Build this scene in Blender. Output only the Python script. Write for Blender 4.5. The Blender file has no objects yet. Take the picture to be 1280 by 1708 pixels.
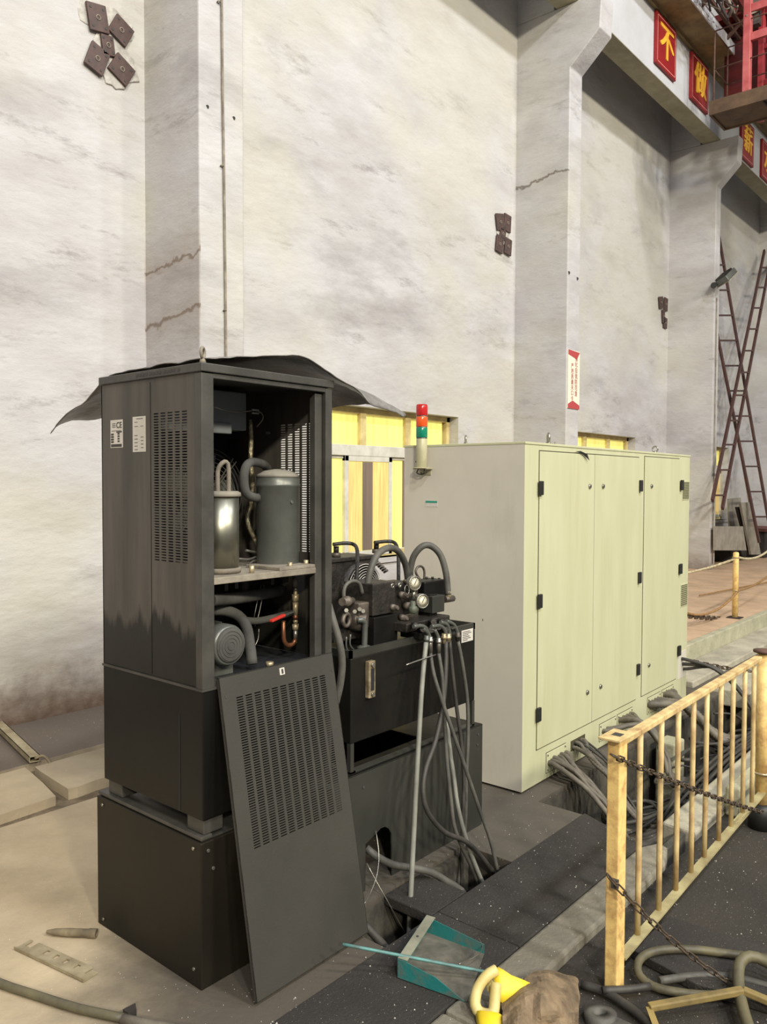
import bpy, math, random
from mathutils import Vector, Matrix
random.seed(7)
S = bpy.context.scene
COL = S.collection
# ------------------------------------------------------------------ camera
H = 1.65
FPX = 1351.2
_p, _r, _w = (math.radians(v) for v in (2.02, 0.20, 40.34))
FW = Vector((math.cos(_w)*math.cos(_p), math.sin(_w)*math.cos(_p), -math.sin(_p)))
_R = Vector((math.sin(_w), -math.cos(_w), 0)); _U = _R.cross(FW)
RT = _R*math.cos(_r)+_U*math.sin(_r); UP = -_R*math.sin(_r)+_U*math.cos(_r)
cd = bpy.data.cameras.new('camera'); cam = bpy.data.objects.new('camera', cd); COL.objects.link(cam)
cd.sensor_width = 36; cd.sensor_fit = 'HORIZONTAL'; cd.lens = 36*FPX/1280; cd.clip_start = .02; cd.clip_end = 200
cam.matrix_world = Matrix(((RT.x, UP.x, -FW.x, 0), (RT.y, UP.y, -FW.y, 0), (RT.z, UP.z, -FW.z, H), (0, 0, 0, 1)))
S.camera = cam
# ------------------------------------------------------------------ world, lamps, exposure
W = bpy.data.worlds.new('hall'); S.world = W; W.use_nodes = True
W.node_tree.nodes['Background'].inputs[0].default_value = (.98, .99, 1.0, 1)
W.node_tree.nodes['Background'].inputs[1].default_value = .26
def area(loc, size, power, color, target):
    l = bpy.data.lights.new('hall_lamp', 'AREA'); l.shape = 'DISK'; l.size = size; l.energy = power; l.color = color
    o = bpy.data.objects.new('hall_lamp', l); COL.objects.link(o); o.location = loc
    o.rotation_euler = (Vector(target)-Vector(loc)).to_track_quat('-Z', 'Y').to_euler()
for lx, pw in ((-3.5, 600), (3, 560), (9.5, 420)):      # cool high-bay lamps
    area((lx, -5.8, 12.8), .9, pw, (.95, .97, 1.0), (lx+3, 4, 3))
for lx, pw in ((-11, 1900), (-4, 1100), (3, 900), (9, 700)):           # warm sodium lamps on the far side of the hall
    area((lx, -13.2, 11.0), 1.3, pw, (1.0, .92, .73), (lx+5, 4, 2))
S.view_settings.view_transform = 'Standard'; S.view_settings.look = 'None'
S.view_settings.gamma = 1; S.view_settings.use_curve_mapping = False
S.view_settings.exposure = .27

# ------------------------------------------------------------------ sight lines of the survey camera -> real 3D points on known planes
def ray(x, y): return FW*FPX+RT*(x-640)-UP*(y-854)
def PX(x, y, v): d = ray(x, y); return Vector((0, 0, H))+d*(v/d.x)
def PY(x, y, v): d = ray(x, y); return Vector((0, 0, H))+d*(v/d.y)
def PZ(x, y, v=0.): d = ray(x, y); return Vector((0, 0, H))+d*((v-H)/d.z)

# ------------------------------------------------------------------ materials
def lin(c): return tuple(((v/255)/12.92 if v/255 <= .04045 else ((v/255+.055)/1.055)**2.4) for v in c)+(1,)
MT = {}
def mat(name, c1, c2=None, scale=6., rough=.6, metal=0., bump=0., stretch=(1, 1, 1), lo=.35, hi=.65, world=False, emit=0, bscale=None, rot=(0, 0, 0), specks=None, detail=6, spec=.5, extra=None):
    m = bpy.data.materials.new(name); m.use_nodes = True; nt = m.node_tree; N = nt.nodes; L = nt.links
    b = N['Principled BSDF']; b.inputs['Roughness'].default_value = rough; b.inputs['Metallic'].default_value = metal
    b.inputs['Specular IOR Level'].default_value = spec
    col = None
    tc = N.new('ShaderNodeNewGeometry') if world else N.new('ShaderNodeTexCoord')
    vec = tc.outputs['Position'] if world else tc.outputs['Object']
    mp = N.new('ShaderNodeMapping'); mp.inputs['Scale'].default_value = stretch; mp.inputs['Rotation'].default_value = rot
    L.new(vec, mp.inputs[0])
    def noise(sc, det=6, v=None, rg=.6):
        n = N.new('ShaderNodeTexNoise'); n.inputs['Scale'].default_value = sc; n.inputs['Detail'].default_value = det
        n.inputs['Roughness'].default_value = rg; L.new(v or mp.outputs[0], n.inputs['Vector']); return n.outputs['Fac']
    def ramp(f, a, z):
        r = N.new('ShaderNodeMapRange'); r.inputs[1].default_value = a; r.inputs[2].default_value = z; r.clamp = True
        L.new(f, r.inputs[0]); return r.outputs[0]
    def mix(f, a, bb):
        x = N.new('ShaderNodeMix'); x.data_type = 'RGBA'
        if isinstance(f, float): x.inputs[0].default_value = f
        else: L.new(f, x.inputs[0])
        for i, v in ((6, a), (7, bb)):
            if isinstance(v, tuple): x.inputs[i].default_value = v
            else: L.new(v, x.inputs[i])
        return x.outputs[2]
    m['_'] = 0
    col = lin(c1)
    if c2: col = mix(ramp(noise(scale, detail), lo, hi), lin(c1), lin(c2))
    K = dict(N=N, L=L, noise=noise, ramp=ramp, mix=mix, vec=vec, mp=mp, b=b)
    if extra: col = extra(K, col)
    if specks:
        col = mix(ramp(noise(specks[1], 2, vec), specks[2], specks[2]+.02), col, lin(specks[0]))
    if isinstance(col, tuple): b.inputs['Base Color'].default_value = col
    else: L.new(col, b.inputs['Base Color'])
    if emit:
        b.inputs['Emission Strength'].default_value = emit
        if isinstance(col, tuple): b.inputs['Emission Color'].default_value = col
        else: L.new(col, b.inputs['Emission Color'])
    if bump:
        bn = N.new('ShaderNodeBump'); bn.inputs['Strength'].default_value = min(1, bump); bn.inputs['Distance'].default_value = .01*max(1, bump)
        L.new(noise(bscale or scale*2, 8), bn.inputs['Height']); L.new(bn.outputs[0], b.inputs['Normal'])
    MT[name] = m
    return m
def sep(K, ax):
    s = K['N'].new('ShaderNodeSeparateXYZ'); g = K['N'].new('ShaderNodeNewGeometry'); K['L'].new(g.outputs['Position'], s.inputs[0]); return s.outputs[ax]
def mth(K, op, a, b_):
    n = K['N'].new('ShaderNodeMath'); n.operation = op
    for i, v in enumerate((a, b_)):
        if isinstance(v, (int, float)): n.inputs[i].default_value = v
        else: K['L'].new(v, n.inputs[i])
    return n.outputs[0]
def wvec(K, sc, rot=(0, 0, 0)):
    g = K['N'].new('ShaderNodeNewGeometry'); mp = K['N'].new('ShaderNodeMapping'); mp.inputs['Scale'].default_value = sc; mp.inputs['Rotation'].default_value = rot
    K['L'].new(g.outputs['Position'], mp.inputs[0]); return mp.outputs[0]
def wall_extra(K, col):
    # slanting trowel and soot streaks in the lime plaster
    v = wvec(K, (.55, .55, 1.6), (0, math.radians(32), 0))
    f = K['ramp'](K['noise'](.9, 9, v, .68), .53, .74)
    col = K['mix'](mth(K, 'MULTIPLY', f, .8), col, lin((138, 134, 136)))
    v2 = wvec(K, (.9, .9, 3.2), (0, math.radians(38), 0))
    f2 = K['ramp'](K['noise'](1.3, 12, v2, .75), .57, .72)
    col = K['mix'](mth(K, 'MULTIPLY', f2, .75), col, lin((116, 110, 109)))
    v4 = wvec(K, (1, 1, 1)); f4 = K['ramp'](K['noise'](.45, 4, v4), .45, .62)
    col = K['mix'](mth(K, 'MULTIPLY', f4, .5), col, lin((192, 188, 172)))
    z = sep(K, 2)
    f3 = K['ramp'](mth(K, 'ADD', z, mth(K, 'MULTIPLY', K['noise'](1.6, 8, v2), 1.5)), 1.75, .55)
    col = K['mix'](mth(K, 'MULTIPLY', f3, .8), col, lin((120, 104, 88)))
    f5 = K['ramp'](mth(K, 'ADD', z, mth(K, 'MULTIPLY', K['noise'](9, 8, v4), .5)), .62, .22)
    col = K['mix'](f5, col, lin((84, 66, 54)))
    # cracks and stain of the sheathing on two pillars
    x_ = sep(K, 0); y_ = sep(K, 1); wob = K['noise'](5, 8, v4)
    for (xa, ya, za, yb, zb, w) in ((3.586, 5.41, 2.83, 4.77, 2.90, .022), (3.586, 5.32, 3.24, 4.77, 3.31, .015), (8.968, 5.44, 5.36, 4.74, 5.44, .018)):
        s_ = (zb-za)/(yb-ya); line = mth(K, 'ADD', mth(K, 'MULTIPLY', mth(K, 'SUBTRACT', y_, ya), s_), mth(K, 'MULTIPLY', mth(K, 'SUBTRACT', wob, .5), .22))
        dd = mth(K, 'ABSOLUTE', mth(K, 'SUBTRACT', mth(K, 'SUBTRACT', z, za), line), 0)
        on = mth(K, 'LESS_THAN', mth(K, 'ABSOLUTE', mth(K, 'SUBTRACT', x_, xa), 0), .01)
        col = K['mix'](mth(K, 'MULTIPLY', mth(K, 'MULTIPLY', K['ramp'](dd, w, w*.3), on), .75), col, lin((92, 80, 68)))
        if xa < 4: col = K['mix'](mth(K, 'MULTIPLY', mth(K, 'MULTIPLY', K['ramp'](dd, .28, .0), on), .35), col, lin((140, 120, 104)))
    return col
mat('plaster', (190, 189, 193), (174, 171, 172), 1.2, .85, bump=1.0, bscale=6, stretch=(1, 1, 2.2), rot=(0, .5, 0), world=True, extra=wall_extra)
mat('concrete_beam', (192, 193, 199), (180, 181, 184), 2, .8, bump=.2, world=True)
mat('soffit_khaki', (162, 156, 132), (140, 134, 112), 4, .85, world=True)
mat('bar_khaki', (176, 166, 124), (138, 126, 92), 10, .6)
mat('box_grey', (104, 108, 110), None, rough=.5)
mat('beam_brown', (150, 132, 96), (118, 104, 78), 5, .85, bump=.5, world=True)
def floor_extra(K, col):
    x = sep(K, 0); y = sep(K, 1)
    v = wvec(K, (1, 1, 1)); n = K['noise'](1.4, 7, v)
    # oily dirt gathered round the machines: radial from the chiller and the trench line
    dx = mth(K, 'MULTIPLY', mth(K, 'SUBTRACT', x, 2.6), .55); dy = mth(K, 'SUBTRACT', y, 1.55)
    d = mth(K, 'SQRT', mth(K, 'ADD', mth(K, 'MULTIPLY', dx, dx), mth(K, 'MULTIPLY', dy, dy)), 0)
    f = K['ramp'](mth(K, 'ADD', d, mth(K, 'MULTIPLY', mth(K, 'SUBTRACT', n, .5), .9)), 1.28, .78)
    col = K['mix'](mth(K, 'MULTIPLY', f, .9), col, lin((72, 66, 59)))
    f4 = mth(K, 'MULTIPLY', K['ramp'](mth(K, 'ADD', x, mth(K, 'MULTIPLY', n, .8)), 2.4, 3.1), .75)
    col = K['mix'](f4, col, lin((118, 113, 102)))
    f6 = K['ramp'](mth(K, 'ADD', mth(K, 'MULTIPLY', y, .7), mth(K, 'ADD', mth(K, 'MULTIPLY', x, -.25), mth(K, 'MULTIPLY', n, .7))), 1.75, 1.35)
    col = K['mix'](mth(K, 'MULTIPLY', f6, .85), col, lin((76, 70, 63)))
    f5 = mth(K, 'MULTIPLY', K['ramp'](sep(K, 2), -.004, -.03), K['ramp'](y, 2.3, 2.2)); col = K['mix'](f5, col, lin((66, 60, 53)))
    f2 = K['ramp'](mth(K, 'ADD', y, mth(K, 'MULTIPLY', n, .1)), 4.66, 4.68)
    return K['mix'](f2, col, lin((98, 88, 80)))
mat('floor_concrete', (192, 176, 149), (164, 148, 124), 1.6, .85, bump=.3, bscale=30, world=True, extra=floor_extra, specks=((225, 220, 205), 90, .73))
mat('dark_grit', (53, 50, 47), (42, 38, 37), 3, .8, bump=.5, bscale=90, world=True, specks=((190, 185, 175), 230, .715))
mat('dark_floor', (54, 49, 44), (40, 37, 33), 2.5, .8, bump=.5, bscale=60, world=True, specks=((200, 195, 180), 220, .715))
mat('kerb_stone', (182, 176, 158), (147, 141, 127), 4, .85, bump=.6, bscale=40, world=True, extra=lambda K, c: K['mix'](mth(K, 'MULTIPLY', K['ramp'](mth(K, 'ADD', sep(K, 0), K['noise'](1.5, 7)), 4.4, 3.7), .8), c, lin((100, 95, 85))))
mat('pale_block', (176, 172, 148), (150, 148, 126), 5, .85, bump=.6, bscale=30, world=True)
mat('trench', (84, 80, 70), (44, 41, 37), 6, .9, bump=.6, world=True)
mat('tile', (200, 170, 142), (172, 146, 120), 3, .55, bump=.1, world=True, specks=None)
mat('rough_edge', (132, 118, 98), (98, 86, 70), 12, .95, bump=1, bscale=40, world=True)
def dust_extra(K, col):
    z = sep(K, 2)
    v = wvec(K, (9, 9, .8)); n = K['noise'](1.2, 7, v, .6)
    f = K['ramp'](mth(K, 'ADD', z, mth(K, 'MULTIPLY', n, .42)), 1.36, 1.40)
    dusty = K['mix'](K['ramp'](n, .35, .65), lin((96, 90, 84)), lin((70, 67, 63)))
    return K['mix'](mth(K, 'MULTIPLY', f, .85), col, dusty)
mat('chiller_black', (39, 39, 35), (30, 30, 27), 4, .42, extra=dust_extra, bump=.08, spec=.3)
mat('frame_dark', (72, 70, 66), (54, 53, 50), 8, .45, bump=.1)
mat('lower_black', (19, 18, 16), (12, 12, 10), 3, .42, bump=.08, spec=.3)
mat('plinth_brown', (35, 30, 23), (25, 23, 18), 2.5, .5, bump=.05, spec=.3)
mat('inner_black', (34, 36, 40), (24, 25, 28), 5, .6)
mat('panel_grey', (63, 61, 57), (56, 55, 51), 2.5, .55, bump=.1, bscale=120, spec=.3)
mat('dusty_metal', (150, 142, 128), (112, 104, 94), 9, .8, bump=.5)
mat('tank_paint', (106, 108, 104), (84, 86, 82), 4, .35, metal=.3, bump=.05)
mat('tank_dust', (140, 134, 122), (112, 108, 100), 9, .8)
mat('polished', (176, 174, 160), (130, 130, 118), 3, .36, metal=.95, stretch=(1, 1, .1))
mat('foam', (78, 77, 74), (60, 60, 58), 10, .9, bump=.3)
mat('foil', (200, 190, 160), (130, 120, 98), 25, .3, metal=.8, bump=1, bscale=60)
mat('brass', (196, 182, 150), (134, 118, 94), 22, .4, metal=.5)
mat('copper', (170, 112, 78), (110, 76, 56), 12, .4, metal=.8)
mat('red_plastic', (182, 50, 42), None, rough=.4)
mat('steel', (170, 168, 160), (130, 126, 118), 12, .35, metal=.8)
mat('rust_rail', (104, 76, 64), (80, 58, 50), 14, .8)
mat('sticker', (205, 200, 194), (190, 186, 178), 8, .6)
mat('ink', (62, 60, 60), None, rough=.7)
mat('ink_red', (176, 70, 72), None, rough=.7)
mat('tarp', (134, 131, 129), (98, 96, 95), 14, .38, bump=.6, bscale=22)
mat('cabinet_cream', (192, 192, 160), (184, 184, 150), 2.2, .5, stretch=(3, 3, .5), extra=lambda K, c: K['mix'](mth(K, 'MULTIPLY', K['ramp'](K['noise'](1.0, 9, wvec(K, (14, 14, .7)), .7), .56, .78), .45), c, lin((168, 160, 118))))
mat('cabinet_side', (204, 199, 187), (195, 190, 178), 2, .5, extra=lambda K, c: K['mix'](mth(K, 'MULTIPLY', K['ramp'](K['noise'](1.0, 9, wvec(K, (5, 5, 1.2)), .7), .55, .75), .3), c, lin((160, 154, 140))))
mat('seam_dark', (66, 62, 44), None, rough=.8)
mat('black_plastic', (38, 38, 36), (28, 28, 27), 10, .5)
mat('cable', (66, 63, 59), (46, 44, 42), 10, .6, bump=.2)
mat('conduit_grey', (112, 105, 94), (82, 77, 70), 12, .65, bump=.2)
mat('hose_grey', (92, 90, 84), (66, 65, 62), 9, .6, bump=.2)
mat('hose_pale', (142, 142, 134), (112, 112, 106), 7, .55, bump=.1)
mat('hyd_black', (28, 27, 24), (18, 17, 17), 5, .4, bump=.15, spec=.3)
mat('hyd_plate', (56, 56, 51), (45, 46, 42), 3, .45, bump=.05)
mat('oily', (48, 43, 39), (27, 25, 23), 20, .45, bump=.6)
mat('cast_brown', (116, 106, 97), (66, 60, 56), 16, .45, metal=.3, bump=.5)
mat('dial', (218, 212, 190), None, rough=.4)
mat('green_knob', (92, 98, 82), (70, 76, 66), 12, .5)
mat('yellow_paint', (216, 192, 138), (158, 122, 82), 16, .55, bump=.3, lo=.42, hi=.72, stretch=(1, 1, .5))
mat('yellow_post', (238, 204, 132), (178, 130, 84), 18, .5, bump=.3, lo=.45, hi=.75)
mat('chain', (112, 96, 80), (66, 58, 52), 20, .5, metal=.5)
mat('glass_yellow', (240, 230, 132), (222, 210, 116), 3, .3, stretch=(6, 6, .1), world=True, emit=.36)
mat('blind_tan', (226, 202, 128), (206, 172, 108), 5, .7, stretch=(8, 8, .5), world=True, emit=.25)
mat('curtain_grey', (128, 112, 100), (104, 92, 84), 5, .8, stretch=(8, 8, .2), world=True)
mat('frame_cream', (214, 198, 142), (184, 164, 112), 6, .6, world=True)
mat('frame_white', (212, 210, 200), (190, 188, 178), 8, .4, world=True)
mat('lamp_red', (178, 34, 36), None, rough=.15)
mat('lamp_orange', (218, 84, 32), None, rough=.15)
mat('lamp_green', (16, 120, 92), None, rough=.15)
mat('lamp_base', (176, 172, 140), (160, 156, 126), 9, .35)
mat('anchor_brown', (84, 62, 58), (64, 50, 48), 14, .6, bump=.2)
mat('mortar', (196, 192, 186), (150, 146, 142), 12, .95, bump=1, bscale=20)
mat('sign_red', (145, 28, 31), (129, 23, 28), 3, .5)
mat('sign_yellow', (232, 178, 58), None, rough=.5)
mat('sign_line', (214, 150, 140), None, rough=.5)
mat('crane_red', (172, 61, 68), (139, 39, 46), 6, .5)
mat('crane_dark', (96, 26, 30), (66, 20, 24), 6, .6)
mat('crane_pink', (195, 105, 105), (172, 80, 82), 6, .5)
mat('crane_floor', (104, 82, 62), (80, 62, 48), 5, .8, world=True)
mat('ladder', (80, 48, 44), (60, 40, 38), 9, .55)
mat('poster_paper', (226, 224, 206), None, rough=.6)
mat('teal_paint', (34, 118, 118), (84, 106, 102), 22, .5, lo=.45, hi=.65, bump=.2)
mat('pan_grey', (112, 108, 98), (78, 76, 70), 12, .6, bump=.3)
mat('pan_edge', (150, 150, 132), (122, 122, 108), 10, .6)
mat('teal_handle', (92, 148, 146), (84, 100, 98), 14, .45)
mat('yellow_plastic', (238, 208, 32), (214, 184, 70), 8, .45)
mat('jug_pale', (206, 190, 130), (186, 168, 100), 10, .5)
mat('paper_brown', (140, 120, 94), (92, 78, 62), 12, .8, bump=1, bscale=18)
mat('khaki_bar', (150, 130, 78), (110, 96, 64), 9, .5, bump=.2)
mat('olive_hose', (104, 98, 74), (72, 68, 56), 8, .55, bump=.2)
mat('bracket', (160, 150, 124), (130, 118, 94), 12, .6, bump=.2)
mat('wood_pipe', (128, 116, 92), (96, 86, 70), 14, .8, bump=.4)
mat('grey_board', (150, 144, 134), (126, 120, 110), 5, .8)
mat('junk_dark', (48, 42, 40), (34, 30, 30), 6, .8)
mat('junk_red', (110, 62, 54), (84, 50, 44), 6, .8)
mat('white_rope', (206, 198, 168), (150, 130, 96), 40, .8)
mat('rope_brown', (156, 120, 72), (120, 92, 60), 40, .8)
mat('blue_steel', (40, 58, 96), None, rough=.5)
mat('teal_label', (40, 140, 124), None, rough=.5)

# ------------------------------------------------------------------ mesh builder
class MB:
    def __init__(s): s.v = []; s.f = []; s.sm = []
    def add(s, vs, fs, sm=False):
        o = len(s.v); s.v += [Vector(v) for v in vs]; s.f += [tuple(i+o for i in f) for f in fs]; s.sm += [sm]*len(fs); return s
    def box(s, x0, x1, y0, y1, z0, z1):
        return s.obox((0, 0, 0), (1, 0, 0), (0, 1, 0), (0, 0, 1), x0, x1, y0, y1, z0, z1)
    def obox(s, o, ux, uy, uz, a0, a1, b0, b1, c0, c1):
        o, ux, uy, uz = map(Vector, (o, ux, uy, uz))
        vs = [o+ux*a+uy*b+uz*c for c in (c0, c1) for b in (b0, b1) for a in (a0, a1)]
        return s.add(vs, [(0, 2, 3, 1), (4, 5, 7, 6), (0, 1, 5, 4), (2, 6, 7, 3), (0, 4, 6, 2), (1, 3, 7, 5)])
    def bar(s, p, q, w, h=None, up=(0, 0, 1)):
        p, q = Vector(p), Vector(q); h = h or w; d = (q-p); L_ = d.length; d.normalize(); up = Vector(up)
        if abs(d.dot(up)) > .98: up = Vector((1, 0, 0))
        a = d.cross(up).normalized(); b = a.cross(d)
        return s.obox(p, a, b, d, -w/2, w/2, -h/2, h/2, 0, L_)
    def prism(s, poly, off):
        off = Vector(off); n = len(poly); P = [Vector(p) for p in poly]
        s.add(P+[p+off for p in P], [tuple(range(n))[::-1], tuple(range(n, 2*n))]+[(i, (i+1) % n, n+(i+1) % n, n+i) for i in range(n)]); return s
    def lathe(s, o, ax, prof, seg=20, caps=True, a0=0, a1=2*math.pi):
        o, ax = Vector(o), Vector(ax).normalized()
        t = Vector((0, 0, 1)) if abs(ax.z) < .9 else Vector((1, 0, 0)); a = ax.cross(t).normalized(); b = ax.cross(a)
        vs = []; full = abs(a1-a0-2*math.pi) < 1e-6; n = seg if full else seg+1
        for r, h in prof:
            for i in range(n):
                g = a0+(a1-a0)*i/seg; vs.append(o+ax*h+(a*math.cos(g)+b*math.sin(g))*r)
        fs = []; m = len(prof)
        for j in range(m-1):
            for i in range(seg):
                k = (i+1) % n; fs.append((j*n+i, j*n+k, (j+1)*n+k, (j+1)*n+i))
        s.add(vs, fs, True)
        if caps and full:
            s.f.append(tuple(len(s.v)-len(vs)+i for i in range(n))[::-1]); s.sm.append(False)
            s.f.append(tuple(len(s.v)-n+i for i in range(n))); s.sm.append(False)
        return s
    def cyl(s, p, q, r, r2=None, seg=14):
        p, q = Vector(p), Vector(q); return s.lathe(p, q-p, [(r, 0), (r2 if r2 is not None else r, (q-p).length)], seg)
    def tube(s, pts, r, seg=8, step=.03, corr=None, closed=False):
        P = spline(pts, step, closed) if len(pts) > 2 or corr else [Vector(p) for p in pts]
        if corr:
            P = resample(P, corr)
        n = len(P); T = [((P[(i+1) % n] if closed or i < n-1 else P[i])-(P[i-1] if closed or i > 0 else P[i])).normalized() for i in range(n)]
        up = Vector((0, 0, 1)) if abs(T[0].z) < .9 else Vector((1, 0, 0)); a = T[0].cross(up).normalized(); vs = []
        for i in range(n):
            a = (a-T[i]*a.dot(T[i])).normalized(); b = T[i].cross(a)
            rr = r*(1.0 if (not corr or i % 2) else .84)
            if callable(r): rr = r(i/(n-1))
            for k in range(seg):
                g = 2*math.pi*k/seg; vs.append(P[i]+(a*math.cos(g)+b*math.sin(g))*rr)
        fs = [(j*seg+i, j*seg+(i+1) % seg, (j+1)*seg+(i+1) % seg, (j+1)*seg+i) for j in range(n-1) for i in range(seg)]
        if closed: fs += [((n-1)*seg+i, (n-1)*seg+(i+1) % seg, (i+1) % seg, i) for i in range(seg)]
        o = len(s.v); s.add(vs, fs, True)
        if not closed:
            s.f += [tuple(o+i for i in range(seg))[::-1], tuple(o+(n-1)*seg+i for i in range(seg))]; s.sm += [False, False]
        return s
    def ring(s, c, ax, R_, r, seg=20, rs=6):
        c, ax = Vector(c), Vector(ax).normalized(); t = Vector((0, 0, 1)) if abs(ax.z) < .9 else Vector((1, 0, 0)); a = ax.cross(t).normalized(); b = ax.cross(a)
        vs = []
        for i in range(seg):
            g = 2*math.pi*i/seg; d = a*math.cos(g)+b*math.sin(g)
            for k in range(rs):
                h = 2*math.pi*k/rs; vs.append(c+d*(R_+r*math.cos(h))+ax*r*math.sin(h))
        return s.add(vs, [(i*rs+k, ((i+1) % seg)*rs+k, ((i+1) % seg)*rs+(k+1) % rs, i*rs+(k+1) % rs) for i in range(seg) for k in range(rs)], True)
    def ball(s, c, r, seg=12, sc=(1, 1, 1)):
        c = Vector(c); vs = []; n = seg//2
        for j in range(n+1):
            t = math.pi*j/n
            for i in range(seg):
                g = 2*math.pi*i/seg; vs.append(c+Vector((math.sin(t)*math.cos(g)*sc[0], math.sin(t)*math.sin(g)*sc[1], math.cos(t)*sc[2]))*r)
        return s.add(vs, [(j*seg+i, (j+1)*seg+i, (j+1)*seg+(i+1) % seg, j*seg+(i+1) % seg) for j in range(n) for i in range(seg)], True)
    def plate_holes(s, o, u, v, n, Wd, Ht, t, hu0, hu1, hv0, hv1, cols, rows, fill=.72, slot=.5):
        """sheet Wd x Ht along u,v; slots punched in the rectangle hu0..hu1, hv0..hv1"""
        def B(a0, a1, b0, b1): s.obox(o, u, v, n, a0, a1, b0, b1, 0, t)
        B(0, hu0, 0, Ht); B(hu1, Wd, 0, Ht); B(hu0, hu1, 0, hv0); B(hu0, hu1, hv1, Ht)
        pu = (hu1-hu0)/(cols-(1-fill)); pv = (hv1-hv0)/(rows-(1-slot))
        for i in range(cols-1): B(hu0+i*pu+fill*pu, hu0+(i+1)*pu, hv0, hv1)
        for i in range(cols):
            for j in range(rows-1): B(hu0+i*pu, hu0+i*pu+fill*pu, hv0+j*pv+slot*pv, hv0+(j+1)*pv)
        return s
    def build(s, name, m, parent=None, label=None, cat=None, group=None, kind=None, bevel=0, solid=0, origin=None):
        me = bpy.data.meshes.new(name)
        if parent is not None: F = frame(parent).inverted()
        else:
            if origin is None:
                xs = [v.x for v in s.v]; ys = [v.y for v in s.v]; origin = ((min(xs)+max(xs))/2, (min(ys)+max(ys))/2, min(v.z for v in s.v))
            F = Matrix.Translation(-Vector(origin))
        me.from_pydata([F @ v for v in s.v], [], s.f); me.materials.append(MT[m])
        for p, q in zip(me.polygons, s.sm): p.use_smooth = q
        o = bpy.data.objects.new(name, me); COL.objects.link(o)
        if parent is not None: o.parent = parent
        else: o.location = origin
        if label: o['label'] = label
        if cat: o['category'] = cat
        if group: o['group'] = group
        if kind: o['kind'] = kind
        if bevel:
            b = o.modifiers.new('bevel', 'BEVEL'); b.width = bevel; b.segments = 2; b.limit_method = 'ANGLE'; b.angle_limit = .7
        if solid:
            b = o.modifiers.new('thick', 'SOLIDIFY'); b.thickness = solid; b.offset = 0
        return o
def frame(o):
    while o.parent: o = o.parent
    return Matrix.Translation(o.location) @ o.rotation_euler.to_matrix().to_4x4()
def thing(name, label, cat, loc=(0, 0, 0), rz=0, group=None):
    o = bpy.data.objects.new(name, None); COL.objects.link(o); o.location = loc; o.rotation_euler = (0, 0, rz); o.empty_display_size = .1
    o['label'] = label; o['category'] = cat
    if group: o['group'] = group
    return o
def tagp(o, label): o['label'] = label; return o
def spline(pts, step=.03, closed=False):
    P = [Vector(p) for p in pts]; n = len(P); out = []
    rng = range(n) if closed else range(n-1)
    for i in rng:
        if closed: a, b, c, d = P[i-1], P[i], P[(i+1) % n], P[(i+2) % n]
        else: b, c = P[i], P[i+1]; a = P[i-1] if i > 0 else b*2-c; d = P[i+2] if i < n-2 else c*2-b
        k = max(2, int((c-b).length/step))
        for j in range(k):
            t = j/k; out.append(.5*((2*b)+(c-a)*t+(2*a-5*b+4*c-d)*t*t+(3*b-a-3*c+d)*t**3))
    if not closed: out.append(P[-1])
    return out
def resample(P, d):
    out = [P[0]]; acc = 0
    for a, b in zip(P, P[1:]):
        L_ = (b-a).length
        while acc+d <= L_+1e-9 and L_ > 0:
            acc += d; out.append(a+(b-a)*(acc/L_))
        acc -= L_
    return out
def text(body, size, pos, ux, uy, m, parent, name='lettering', extrude=.0006, bold=0, sx=1):
    """flat print: centre at pos, reading along ux, up along uy"""
    c = bpy.data.curves.new('t', 'FONT'); c.body = body; c.size = size; c.extrude = extrude; c.align_x = 'CENTER'; c.align_y = 'CENTER'; c.offset = bold; c.resolution_u = 3
    t = bpy.data.objects.new('t', c); COL.objects.link(t)
    me = bpy.data.meshes.new_from_object(t.evaluated_get(bpy.context.evaluated_depsgraph_get()))
    bpy.data.objects.remove(t)
    ux = Vector(ux).normalized(); uy = Vector(uy).normalized(); n = ux.cross(uy)
    F = frame(parent).inverted(); pos = Vector(pos)
    for v in me.vertices: v.co = F @ (pos+ux*v.co.x*sx+uy*v.co.y+n*v.co.z)
    me.materials.clear(); me.materials.append(MT[m])
    o = bpy.data.objects.new(name, me); COL.objects.link(o); o.parent = parent; return o
def struct(mb, name, m, **k): return mb.build(name, m, kind='structure', origin=(0, 0, 0), **k)

# ================================================================== SETTING
WY = 5.44
def wall_with_windows(mb, x0, x1, y, z0, z1, wins, t=.3):
    xs = x0
    for (a, b, c, d) in wins:
        mb.box(xs, a, y, y+t, z0, z1); mb.box(a, b, y, y+t, z0, c); mb.box(a, b, y, y+t, d, z1); xs = b
    mb.box(xs, x1, y, y+t, z0, z1)
wins = [(5.56, 7.74, .88, 2.42), (10.35, 12.74, .93, 2.41), (15.1, 17.45, .93, 2.41)]
mb = MB(); wall_with_windows(mb, -17, 24, WY, -.4, 12, wins); WALL = struct(mb, 'wall_back', 'plaster')
struct(MB().box(-17.3, -17, -15, 5.74, -.4, 13), 'wall_left', 'plaster')
struct(MB().box(24, 24.3, -15, 5.74, -.4, 13), 'wall_right', 'plaster')
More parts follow.
